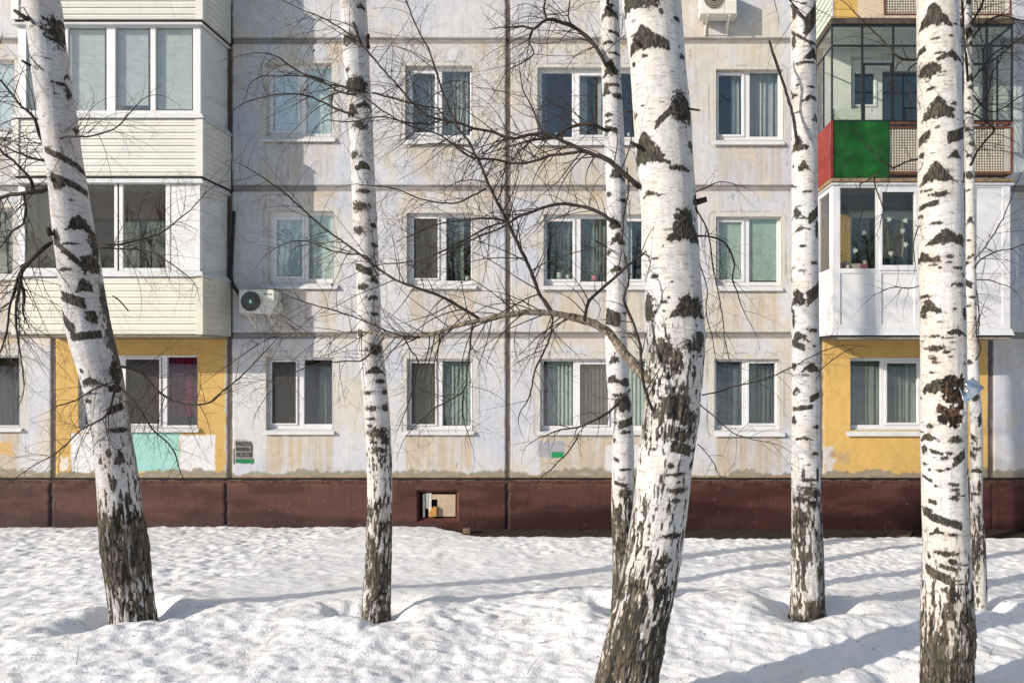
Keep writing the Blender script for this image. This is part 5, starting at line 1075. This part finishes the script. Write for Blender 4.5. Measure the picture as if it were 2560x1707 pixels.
branch(t4, 4.58, [(1210, 805, 4), (1170, 780, 3.8), (1110, 745, 3.5), (1060, 725, 3.4), (1000, 705, 3), (950, 675, 3), (880, 620, 2.6), (830, 585, 2.4), (780, 545, 2.2), (720, 490, 2), (660, 445, 1.6), (600, 410, 1.2)], seed=52, dense=1.0, tl=(.25, .7), droop=.35)
branch(t4, 4.60, [(1462, 800, 4.4), (1463, 785, 4.2), (1471, 754, 4), (1490, 735, 4), (1506, 721, 3.9), (1541, 690, 3.7), (1575, 660, 3.4), (1608, 634, 3)], seed=53, dense=.9, tl=(.15, .5), droop=.3)
branch(t4, 4.66, [(1600, 470, 7), (1575, 448, 7), (1552, 427, 6.4), (1525, 403, 6), (1490, 388, 5.5), (1457, 377, 5.2), (1425, 361, 5), (1394, 347, 4.6), (1362, 333, 4.2), (1320, 338, 3.8), (1280, 347, 3.6), (1230, 330, 3.3), (1185, 321, 3.1), (1140, 306, 3), (1103, 300, 2.9), (1057, 283, 2.8), (1016, 240, 2.6), (985, 205, 2.5), (953, 169, 2.4), (907, 117, 2.2), (852, 71, 2), (803, 44, 1.8), (760, 27, 1.4)], seed=54, dense=1.25, tl=(.25, .75), droop=.3)
branch(t4, 4.62, [(1457, 377, 4), (1420, 384, 3.8), (1375, 389, 3.6), (1340, 402, 3.4), (1307, 408, 3.2), (1280, 408, 3), (1239, 400, 2.8), (1187, 395, 2.6), (1157, 381, 2.4), (1103, 340, 2.2), (1021, 313, 2), (953, 275, 1.9), (900, 235, 1.7), (850, 214, 1.4), (780, 190, 1)], seed=55, dense=1.25, tl=(.25, .7), droop=.3)
branch(t4, 4.60, [(1103, 300, 2.4), (1070, 310, 2.2), (1010, 305, 2), (950, 292, 1.8), (880, 305, 1.6), (820, 300, 1.3)], seed=56, dense=1.0, tl=(.2, .6), droop=.3)
branch(t4, 4.60, [(1268, 556, 2.6), (1225, 566, 2.5), (1160, 600, 2.3), (1080, 640, 2), (1020, 655, 1.6), (960, 660, 1.2)], seed=57, dense=1.0, tl=(.2, .6), droop=.4)
branch(t4, 4.60, [(1268, 553, 2.6), (1220, 546, 2.4), (1150, 552, 2.1), (1090, 562, 1.8), (1030, 588, 1.4)], seed=58, dense=1.1, tl=(.2, .6), droop=.3)
branch(t4, 4.60, [(1214, 472, 2.4), (1180, 490, 2.3), (1135, 508, 2.1), (1060, 500, 1.9), (980, 470, 1.6), (900, 462, 1.2)], seed=59, dense=1.0, tl=(.2, .6), droop=.3)
branch(t4, 4.60, [(1050, 843, 2.6), (1000, 838, 2.4), (940, 815, 2.1), (880, 790, 2), (820, 772, 1.8), (760, 755, 1.5), (700, 730, 1.2)], seed=60, dense=1.0, tl=(.2, .65), droop=.4)
branch(t4, 4.62, [(960, 843, 2.4), (930, 880, 2.2), (900, 902, 2), (850, 903, 1.8), (790, 912, 1.6), (740, 930, 1.3), (680, 975, 1)], seed=61, dense=1.1, tl=(.2, .55), droop=.7)
branch(t4, 4.62, [(1180, 808, 2.6), (1175, 870, 2.4), (1168, 930, 2.2), (1160, 975, 2), (1125, 1000, 1.9), (1080, 1025, 1.7), (1030, 1072, 1.3)], seed=62, dense=1.0, tl=(.2, .5), droop=.7)
branch(t4, 4.62, [(1160, 975, 1.7), (1157, 1020, 1.6), (1162, 1060, 1.4), (1172, 1090, 1)], seed=63, dense=.9, tl=(.15, .4), droop=.8)
branch(t4, 4.62, [(1382, 785, 2.8), (1380, 820, 2.8), (1368, 860, 2.6), (1350, 900, 2.4), (1335, 935, 2.2), (1330, 965, 2), (1320, 1000, 1.7), (1300, 1030, 1.3)], seed=64, dense=.9, tl=(.2, .5), droop=.8)
branch(t4, 4.62, [(1010, 845, 2), (1030, 880, 2), (1045, 905, 1.9), (1035, 960, 1.7), (1020, 1010, 1.4), (1000, 1060, 1)], seed=65, dense=.8, tl=(.15, .4), droop=.8)
branch(t4, 4.45, [(1632, 1025, 4.4), (1610, 965, 4), (1603, 905, 4), (1598, 852, 3.7), (1578, 795, 3.5), (1560, 748, 3.3), (1572, 700, 2.8), (1566, 650, 2.2)], seed=66, dense=.7, tl=(.15, .45), droop=.3, mt=M['branch'])
branch(t4, 4.66, [(1738, 590, 2.6), (1784, 593, 2.6), (1816, 612, 2.5), (1833, 645, 2.4), (1836, 672, 2.2), (1830, 699, 2), (1843, 730, 1.7), (1851, 757, 1.3)], seed=67, dense=.6, tl=(.15, .4), droop=.6)
branch(t4, 4.66, [(1738, 520, 2), (1762, 560, 1.9), (1775, 610, 1.8), (1783, 670, 1.7), (1795, 730, 1.6), (1806, 790, 1.5), (1812, 850, 1.2), (1825, 900, 1)], seed=68, dense=1.3, tl=(.15, .45), droop=1.0)
branch(t4, 4.66, [(1742, 600, 1.6), (1750, 660, 1.5), (1768, 720, 1.4), (1765, 780, 1.3), (1780, 840, 1.1), (1790, 900, .9)], seed=69, dense=1.2, tl=(.15, .4), droop=1.0)
branch(t4, 4.66, [(1755, 988, 2), (1797, 979, 2), (1838, 965, 1.9), (1879, 957, 1.8), (1920, 945, 1.7), (1990, 912, 1.5), (2050, 880, 1.3), (2110, 862, 1)], seed=70, dense=.9, tl=(.15, .45), droop=.3)
branch(t4, 4.66, [(1750, 1010, 1.8), (1790, 1045, 1.7), (1830, 1080, 1.5), (1870, 1095, 1.3), (1940, 1110, 1)], seed=71, dense=1.0, tl=(.15, .4), droop=.5)
branch(t4, 4.66, [(1745, 1110, 1.5), (1780, 1150, 1.3), (1800, 1190, 1.1), (1830, 1230, .9)], seed=72, dense=.6, tl=(.1, .3), droop=.6)
branch(t4, 4.66, [(1740, 480, 1.6), (1765, 470, 1.5), (1800, 455, 1.3), (1835, 460, 1)], seed=73, dense=.8, tl=(.15, .4), droop=.1)
stub(t4, 4.56, 1606, 118, -.75, -.62, 32, 5); stub(t4, 4.56, 1606, 372, -.85, -.45, 34, 6); stub(t4, 4.6, 1720, 272, .98, .15, 30, 3); stub(t4, 4.68, 1712, 514, .95, -.27, 58, 9); stub(t4, 4.66, 1582, 281, -.98, -.1, 22, 3)
upper_crown(t4, 'T4', 104)

# ---- T5
t5 = tree('T5', 'upright birch with a long bare stick, between the wide window row and the yellow panel')
trunk('T5', t5, [(1985, 38, 14, 34, 'K'), (1993, 42, 50, 9, 'S1.1'), (2030, 60, 34, 46, 'S-1.2'), (2012, 24, 18, 5, 'B'), (1984, 112, 14, 32, 'K'), (2000, 104, 52, 9, 'S.7'), (2030, 120, 34, 6, 'S.15'), (2033, 148, 46, 26, 'T'), (2018, 168, 54, 6, 'B'), (2027, 228, 24, 5, 'B'), (1985, 244, 28, 12, 'T'), (2028, 254, 40, 15, 'T'), (1992, 289, 22, 5, 'B'), (2038, 302, 18, 16, 'T'), (1996, 368, 46, 34, 'T'), (2010, 425, 38, 24, 'T'), (2020, 486, 20, 5, 'B'), (1992, 538, 34, 22, 'T'), (2036, 542, 28, 25, 'S-.8'), (2006, 576, 36, 10, 'T'), (2042, 575, 10, 40, 'K'), (2008, 620, 18, 5, 'B'), (2036, 660, 20, 6, 'B'), (1993, 745, 44, 40, 'T'), (2034, 738, 32, 32, 'S-.7'), (1984, 800, 10, 36, 'K'), (1998, 842, 46, 24, 'T'), (2033, 827, 26, 10, 'B'), (1992, 862, 36, 15, 'S.4'), (2030, 918, 46, 22, 'T'), (1984, 915, 14, 15, 'K'), (1992, 976, 34, 14, 'T'), (2040, 990, 26, 14, 'S-.4'), (2005, 1018, 54, 11, 'S-.15'), (1985, 1050, 14, 22, 'K'), (2008, 1092, 44, 10, 'T'), (2040, 1064, 20, 10, 'B'), (2038, 1130, 20, 8, 'B'),
 (2009, 1181, 9, 32, 'K'), (2043, 1182, 9, 32, 'K'), (2024, 1194, 40, 8, 'B'), (2020, 1215, 50, 10, 'B'), (2030, 1225, 60, 22, 'B'), (2000, 1243, 40, 12, 'B'), (2035, 1255, 40, 18, 'B'), (1996, 1285, 30, 34, 'K')],
 [(900, 0), (1180, .03), (1210, .30), (1260, .42), (1330, .68), (1380, .55), (1450, .62), (1500, .74), (1560, .82)], 480, 15, stripes=[(.55, 1.7, 1290, 1560, .5)], nu=150, pale=(.69, .67, .65))
branch(t5, 6.72, [(1994, 362, 4), (1988, 325, 4), (1983, 294, 4), (1977, 268, 3.8), (1969, 245, 3.8), (1958, 208, 3.5), (1947, 174, 3.3), (1938, 150, 3.1), (1931, 131, 3), (1923, 102, 2.6)], seed=80, kids=False)
branch(t5, 6.8, [(2046, 930, 1.4), (2080, 900, 1.3), (2110, 880, 1.1)], seed=81, dense=.6, tl=(.15, .35))
upper_crown(t5, 'T5', 105)

# ---- T6
t6 = tree('T6', 'large birch on the right with a rotten hollow in its side')
trunk('T6', t6, [(2335, 58, 88, 54, 'T'), (2388, 81, 16, 5, 'B'), (2301, 137, 26, 14, 'S-.3'), (2378, 158, 70, 20, 'T'), (2352, 152, 36, 5, 'B'), (2322, 188, 54, 36, 'K'), (2326, 235, 22, 7, 'B'), (2345, 286, 96, 50, 'T'), (2384, 277, 20, 9, 'B'), (2378, 292, 20, 12, 'K'), (2309, 352, 34, 20, 'S-.35'), (2396, 351, 48, 26, 'S-.3'), (2304, 394, 20, 18, 'B'), (2390, 401, 38, 18, 'T'), (2341, 443, 98, 46, 'T'), (2319, 484, 22, 6, 'B'), (2350, 496, 50, 14, 'B'), (2318, 519, 52, 12, 'S-.12'), (2301, 544, 19, 8, 'B'), (2342, 566, 36, 8, 'B'), (2366, 601, 100, 36, 'T'), (2400, 605, 30, 22, 'K'), (2310, 648, 62, 28, 'T'), (2340, 655, 26, 14, 'B'), (2371, 649, 26, 9, 'B'), (2370, 663, 18, 6, 'B'), (2394, 676, 30, 8, 'B'), (2350, 675, 10, 7, 'B'), (2397, 717, 36, 11, 'B'), (2312, 743, 30, 8, 'B'), (2322, 770, 68, 28, 'T'), (2318, 755, 20, 10, 'B'), (2309, 791, 22, 12, 'B'), (2384, 776, 14, 6, 'B'), (2410, 786, 14, 26, 'K'), (2392, 832, 60, 20, 'T'), (2334, 842, 26, 6, 'B'), (2339, 872, 54, 14, 'B'), (2366, 880, 24, 7, 'B'), (2332, 895, 26, 7, 'B'), (2340, 906, 20, 5, 'B'), (2378, 892, 14, 6, 'B'), (2410, 909, 12, 6, 'B'), (2332, 931, 18, 6, 'B'), (2338, 964, 80, 34, 'T'),
 (2378, 957, 44, 34, 'R'), (2402, 960, 34, 40, 'R'), (2382, 988, 40, 46, 'R'), (2404, 1000, 26, 50, 'R'), (2352, 1022, 22, 22, 'R'), (2372, 1030, 40, 30, 'R'), (2390, 1040, 54, 46, 'R'), (2360, 1044, 30, 26, 'R'), (2325, 1062, 26, 9, 'B'), (2322, 1090, 64, 20, 'T'), (2391, 1093, 40, 18, 'B'), (2309, 1122, 18, 20, 'K'), (2342, 1126, 32, 8, 'S.2'), (2374, 1127, 22, 8, 'B'), (2398, 1138, 30, 22, 'S-.6'), (2362, 1138, 18, 10, 'B'), (2312, 1158, 18, 8, 'B'), (2350, 1170, 22, 6, 'B'), (2368, 1164, 18, 7, 'B'), (2324, 1170, 8, 8, 'K'), (2316, 1192, 26, 7, 'S.3'), (2382, 1202, 30, 8, 'B'), (2340, 1208, 12, 6, 'B'), (2387, 1216, 22, 8, 'B'), (2388, 1236, 26, 12, 'B'), (2330, 1248, 22, 10, 'S.1'), (2318, 1274, 36, 16, 'K'), (2352, 1290, 100, 18, 'S.25'), (2345, 1320, 34, 16, 'T'), (2382, 1325, 24, 8, 'B'), (2365, 1370, 60, 12, 'B'), (2380, 1390, 20, 12, 'K'), (2322, 1384, 10, 14, 'K'), (2370, 1405, 40, 10, 'S.2'), (2340, 1424, 60, 22, 'S.3')],
 [(900, 0), (1300, .02), (1400, .10), (1430, .30), (1480, .45), (1530, .62), (1580, .74), (1640, .82), (1707, .86)], 800, 16, stripes=[(.3, 1.7, 1440, 1720, .35)], nu=260, pale=(.70, .66, .60))
branch(t6, 4.9, [(2292, 150, 3), (2270, 150, 2.8), (2246, 144, 2.5), (2225, 122, 2.3), (2200, 95, 2), (2175, 72, 1.6), (2150, 45, 1.2), (2110, 5, 1)], seed=90, dense=1.0, tl=(.2, .6), droop=.6)
branch(t6, 4.9, [(2292, 160, 2), (2272, 172, 2), (2265, 200, 1.8), (2276, 235, 1.6), (2278, 260, 1.2)], seed=91, dense=.8, tl=(.15, .4), droop=.8)
branch(t6, 4.9, [(2294, 398, 2.6), (2262, 405, 2.4), (2235, 420, 2.3), (2222, 412, 1.9), (2200, 400, 1.7), (2150, 345, 1.2)], seed=92, dense=.9, tl=(.2, .5), droop=.6)
branch(t6, 4.9, [(2200, 430, 2), (2165, 455, 2), (2150, 462, 1.8), (2152, 490, 1.6), (2155, 530, 1.4), (2140, 580, 1)], seed=93, dense=.8, tl=(.15, .4), droop=.9)
branch(t6, 4.9, [(2185, 442, 1.8), (2192, 480, 1.6), (2208, 520, 1.4), (2200, 560, 1)], seed=94, dense=.8, tl=(.15, .4), droop=.9)
branch(t6, 4.9, [(2296, 715, 1.6), (2270, 722, 1.5), (2240, 718, 1.3), (2210, 725, 1)], seed=95, dense=1.2, tl=(.15, .4), droop=.8)
branch(t6, 4.9, [(2300, 560, 1.4), (2285, 600, 1.3), (2288, 660, 1.1)], seed=96, dense=.6, tl=(.1, .3), droop=.8)
upper_crown(t6, 'T6', 106)
# tin sheet nailed over the hollow
n = 16; PPg = np.zeros((n, n, 3)); A, B_, C_, D_ = (2432, 944), (2461, 970), (2412, 1010), (2396, 966)
for j in range(n):
    for i in range(n):
        u, v = i/(n-1), j/(n-1); px = (1-u)*(1-v)*A[0]+u*(1-v)*B_[0]+u*v*C_[0]+(1-u)*v*D_[0]; py = (1-u)*(1-v)*A[1]+u*(1-v)*B_[1]+u*v*C_[1]+(1-u)*v*D_[1]
        PPg[j, i] = W(px, py, 4.86-.06*v+.035*(vn(u*3+.3, v*6, 5)-.5)*v*2+.03*math.sin(v*9+u*2)*v)
o = grid_mesh('tin_sheet', PPg, M['zinc'], smooth=False); so_ = o.modifiers.new('thickness', 'SOLIDIFY'); so_.thickness = .002
tag(o, 'crumpled galvanised tin sheet nailed to the side of the hollow birch', 'tin sheet')

# ---- T7
t7 = tree('T7', 'thinnest birch, standing just behind the right side of the hollow birch')
trunk('T7', t7, [(2422, 10, 14, 14, 'K'), (2422, 85, 26, 26, 'K'), (2428, 115, 18, 14, 'K'), (2425, 200, 22, 18, 'T'), (2430, 222, 16, 10, 'B'), (2422, 250, 16, 6, 'T'), (2418, 285, 14, 6, 'B'), (2418, 325, 18, 8, 'T'), (2428, 362, 20, 9, 'B'), (2420, 392, 18, 7, 'B'), (2424, 440, 24, 18, 'K'), (2418, 478, 14, 5, 'B'), (2424, 555, 22, 16, 'T'), (2422, 602, 12, 5, 'B'), (2432, 640, 18, 12, 'T'), (2416, 658, 14, 8, 'B'), (2420, 710, 22, 16, 'S.5'), (2430, 744, 16, 6, 'B'), (2420, 765, 14, 5, 'B'), (2422, 905, 18, 12, 'K'), (2438, 993, 22, 20, 'K'), (2450, 1050, 10, 26, 'S-1'), (2432, 1092, 14, 12, 'S.5'), (2442, 1120, 26, 9, 'B'), (2430, 1136, 16, 14, 'S.6'), (2442, 1172, 26, 12, 'T'), (2448, 1215, 10, 26, 'K'), (2436, 1232, 30, 6, 'B')],
 [(900, 0), (1180, .06), (1230, .30), (1290, .50), (1400, .55), (1530, .45)], 150, 17, nu=80, pale=(.68, .65, .61))
branch(t7, 7.3, [(2419, 205, 3), (2417, 170, 3), (2415, 136, 2.8), (2410, 100, 2.7), (2408, 60, 2.6), (2404, 0, 2.4), (2400, -40, 2)], seed=110, dense=.8, tl=(.25, .7), droop=.4)
branch(t7, 7.3, [(2425, 415, 3), (2440, 385, 2.8), (2451, 368, 2.7), (2470, 345, 2.5), (2486, 325, 2.2), (2468, 308, 2), (2440, 290, 1.6)], seed=111, dense=.9, tl=(.25, .7), droop=.4)
branch(t7, 7.3, [(2429, 60, 3.2), (2440, 38, 3), (2452, 20, 3), (2460, -10, 2.6)], seed=112, dense=.8, tl=(.3, .8), droop=.4)
branch(t7, 7.3, [(2432, 95, 2.4), (2460, 60, 2.2), (2500, 40, 2), (2540, 48, 1.6), (2590, 60, 1.2)], seed=113, dense=1.2, tl=(.3, .8), droop=.6)
branch(t7, 7.3, [(2432, 200, 2.2), (2455, 170, 2.1), (2490, 130, 2), (2530, 112, 1.6), (2580, 70, 1.2)], seed=114, dense=1.1, tl=(.3, .8), droop=.5)
branch(t7, 7.3, [(2434, 240, 2), (2460, 270, 1.9), (2490, 280, 1.7), (2530, 255, 1.5), (2580, 225, 1.2)], seed=115, dense=1.2, tl=(.3, .8), droop=.5)
branch(t7, 7.3, [(2434, 280, 2), (2470, 235, 1.8), (2478, 190, 1.6), (2500, 150, 1.3), (2510, 100, 1)], seed=116, dense=1.1, tl=(.25, .7), droop=.4)
branch(t7, 7.3, [(2436, 672, 2), (2451, 650, 2), (2492, 628, 1.7), (2530, 622, 1.4), (2580, 600, 1)], seed=117, dense=1.0, tl=(.2, .6), droop=.4)
branch(t7, 7.3, [(2436, 650, 1.7), (2462, 618, 1.6), (2500, 560, 1.4), (2527, 500, 1.1), (2540, 460, .9)], seed=118, dense=.9, tl=(.2, .55), droop=.3)
branch(t7, 7.3, [(2440, 700, 1.6), (2470, 700, 1.4), (2510, 712, 1)], seed=119, dense=.9, tl=(.2, .5), droop=.6)
branch(t7, 7.25, [(2440, 725, 1.7), (2448, 780, 1.6), (2446, 830, 1.4)], seed=120, dense=1.2, tl=(.2, .5), droop=1.0)
branch(t7, 7.25, [(2440, 900, 1.6), (2452, 870, 1.5), (2440, 830, 1.3), (2450, 790, 1)], seed=121, dense=.9, tl=(.15, .4), droop=.5)
upper_crown(t7, 'T7', 107, 12)
# dry leaves still hanging
for k, (px, py, D, tr_) in enumerate(((980, 178, 4.7, t4), (878, 278, 6.6, t2), (1175, 956, 4.6, t4), (785, 127, 6.7, t2), (1055, 700, 4.6, t4), (1154, 706, 4.6, t4), (2448, 630, 7.2, t7), (2180, 277, 4.9, t6), (2245, 235, 4.9, t6), (830, 712, 4.6, t4))):
    rr = random.Random(k); m = MB(); c_ = Vector(W(px, py, D)); u = Vector((rr.uniform(-1, 1), rr.uniform(-.5, .5), rr.uniform(-1, .3))).normalized(); v = u.cross(Vector((0, 1, .2))).normalized(); L = .010*D/4.7
    m.poly([tuple(c_-u*L), tuple(c_-u*L*.2+v*L*.7+Vector((0, .004, 0))), tuple(c_+u*L*1.1), tuple(c_-u*L*.2-v*L*.7-Vector((0, .006, 0)))]); m.build('dead_leaf', M['leaf'], tr_)

# ---- fallen twigs on the snow
FT = [('long thin twig lying left of the leaning trunk foot', 68, 1538, 1.0, .02, 1), ('forked twig in the melted hollow left of the leaning trunk', 180, 1548, .55, -.3, 2), ('small twigs in the shaded furrow right of the leaning trunk', 490, 1524, .5, .5, 3), ('upright thin stem in the snow near the bottom left', 191, 1665, .22, 1.5, 4), ('slanted thin stem below the slim birch', 664, 1622, .2, 1.2, 5), ('long bowed twig on the snow right of the slim birch', 1135, 1566, .75, -.12, 6), ('twig pointing down to the right in the sunlit snow before the slim birch', 1205, 1570, .5, -.6, 7),
      ('knotted twig left of the thickest trunk foot', 1345, 1612, .4, .4, 8), ('dark twig at the thickest trunk in the melted hollow', 1485, 1543, .3, -.35, 9), ('thin stick left of the upright birch foot', 1880, 1520, .42, -.75, 10), ('twig across the shadow before the hollow birch', 2225, 1410, .8, -.5, 11), ('small forked sprig in the snow right of the upright birch foot', 2180, 1490, .25, .9, 12), ('sprig lying on the bright snow below the upright birch', 2190, 1580, .28, -.4, 13), ('curved stem at the right end of the shadow at the bottom', 2474, 1650, .14, 1.4, 14), ('twig sticking out of the snow beside the thickest trunk', 1825, 1622, .2, 1.1, 15), ('bent stem near the bottom left edge', 100, 1668, .18, -1.0, 16), ('thin twig right of the thickest trunk, near the far shadows', 1790, 1415, .3, -.7, 17), ('crooked twig at the bottom left of the thickest trunk', 1318, 1690, .3, 1.2, 18)]
def snow_hit(px, py):
    D = 5.0
    for D in np.arange(4.7, 13.2, .02):
        x, y, z = W(px, py, D)
        if z <= float(ground(x, D)): return x, D
    return W(px, py, 12)[0], 12
for lab, px, py, L, a, sd_ in FT:
    x, d = snow_hit(px, py); z = float(ground(x, d)); rr = random.Random(sd_*31); o = empty('fallen_twig', (x, d, z), lab, 'twig', 'twigs fallen on the snow'); m = MB()
    dd = Vector((math.cos(a), .3*math.sin(a) if abs(a) < .95 else .1, math.sin(a) if abs(a) >= .95 else .05)); pts = grow(m, (x, d, z+.012), dd, L*.75, .0028, 1, rr, .02 if abs(a) < .95 else .1, .5, .10)
    if abs(a) < .95: m.v = [(vx_, vy_, max(float(ground(vx_, vy_))+.004, min(vz_, float(ground(vx_, vy_))+.035))) for vx_, vy_, vz_ in m.v]
    m.build('stem', M['twig'], o)

# ---- bark flakes, seeds and bits of twig on the snow
m = MB(); rr = random.Random(9); nt_ = np.random.default_rng(9); X_ = []; Y_ = []
for k in range(1500):
    if k % 3:
        kx = rr.choice(list(TREES)); bx_, bd_, br = base_xy(kx); a = rr.uniform(0, 6.28); q = br+abs(rr.gauss(0, .55)); X_.append(bx_+q*math.cos(a)); Y_.append(bd_+q*math.sin(a))
    else: X_.append(rr.uniform(-9.5, 8)); Y_.append(rr.uniform(4.9, 13.2))
Z_ = ground(np.array(X_), np.array(Y_))
for x, y, z in zip(X_, Y_, Z_):
    a = rr.uniform(0, 6.28); L = rr.uniform(.004, .015); wd = rr.uniform(.002, .005); z = float(z)+.004
    u = Vector((math.cos(a)*L, math.sin(a)*L, rr.uniform(-.1, .3)*L)); v = Vector((-math.sin(a)*wd, math.cos(a)*wd, rr.uniform(-.2, .5)*wd)); c_ = Vector((x, y, z))
    m.quad(tuple(c_-u-v), tuple(c_+u-v*.6), tuple(c_+u*.8+v), tuple(c_-u*.7+v))
tag(m.build('bark_litter', mat('bark_flakes', (.10, .065, .04), .9, .2, .3, 30)), 'dark bark flakes and seeds littering the snow', 'litter', None, 'stuff')

# ------------------------------------------------------------------ the wood behind the photographer, seen in the panes
bxs, bys = np.arange(-62, 56, 1.5), np.arange(-60, -9.5, 1.0); BX_, BY_ = np.meshgrid(bxs, bys); BZ_ = ground(BX_, BY_)+.10-.5*sst(-12.5, -10, BY_+1.5*(fbm(BX_/6, BY_/6, 301, 3)-.5)*4)
grid_mesh('added_bank_sheet', np.stack([BX_, BY_, BZ_], -1), mat('dark_bank_brown', (.085, .062, .042), .95, .1, .4, 1.5, .6, 20))['kind'] = 'structure'  # dark sheet added over the snowy bank so the panes mirror less light
wd_ = MB(); rr = random.Random(77)
for k in range(190):
    x, y = rr.uniform(-40, 34), rr.uniform(-46, -15); h = rr.uniform(6, 10.5) if y < -22 else rr.uniform(4, 7); r = rr.uniform(.08, .18); lean = rr.uniform(-.6, .6); zb = float(ground(x, y))-.1
    pts = [(x+lean*t*t, y, zb+h*t) for t in (0, .3, .6, 1)]; wd_.tube(pts, [r, r*.8, r*.55, r*.15], 6, False)
    for q in range(26):
        t = rr.uniform(.12, .98); p = Vector((x+lean*t*t, y, zb+h*t)); a = rr.uniform(0, 6.28); d = Vector((math.cos(a), math.sin(a), rr.uniform(.2, 1))).normalized(); L = rr.uniform(.8, 2.4)*(1.15-t*.6)
        e = p+d*L+Vector((0, 0, .2)); wd_.tube([p, p+d*L*.5, e], [.035, .025, .008], 3, False)
        for s_ in range(5):
            f_ = p+d*L*rr.uniform(.3, 1); wd_.tube([f_, f_+Vector((rr.uniform(-1, 1), rr.uniform(-1, 1), rr.uniform(-.5, .7)))*L*.5], [.014, .004], 3, False)
for k in range(9500):                     # undergrowth on the bank
    x, y = rr.uniform(-42, 36), rr.uniform(-36, -13); zb = float(1.23+.16*min(32, max(0, -2-y)))-.2; h = rr.uniform(1.0, 3.2); dx, dy = rr.uniform(-.5, .5), rr.uniform(-.4, .4)
    wd_.tube([(x, y, zb), (x+dx*.4, y+dy*.4, zb+h*.5), (x+dx*h*.5, y+dy*h*.5, zb+h)], [.045, .035, .015], 3, False)
    wd_.tube([(x+dx*.4, y+dy*.4, zb+h*.5), (x-dx*h*.5, y-dy, zb+h*.95)], [.018, .006], 3, False)
o = wd_.build('woods', mat('bare_wood', (.11, .09, .07), .9, .1, .3, 4)); tag(o, 'bare wood behind the photographer, mirrored in the panes', 'wood', None, 'stuff')

for o in bpy.data.objects:
    if o.parent is None and o.get('category') in ('curtain', 'blind'): o['group'] = 'curtains and blinds behind the panes'
    if o.parent is None and o.get('category') == 'potted plant': o['group'] = 'potted plants on the window ledges'
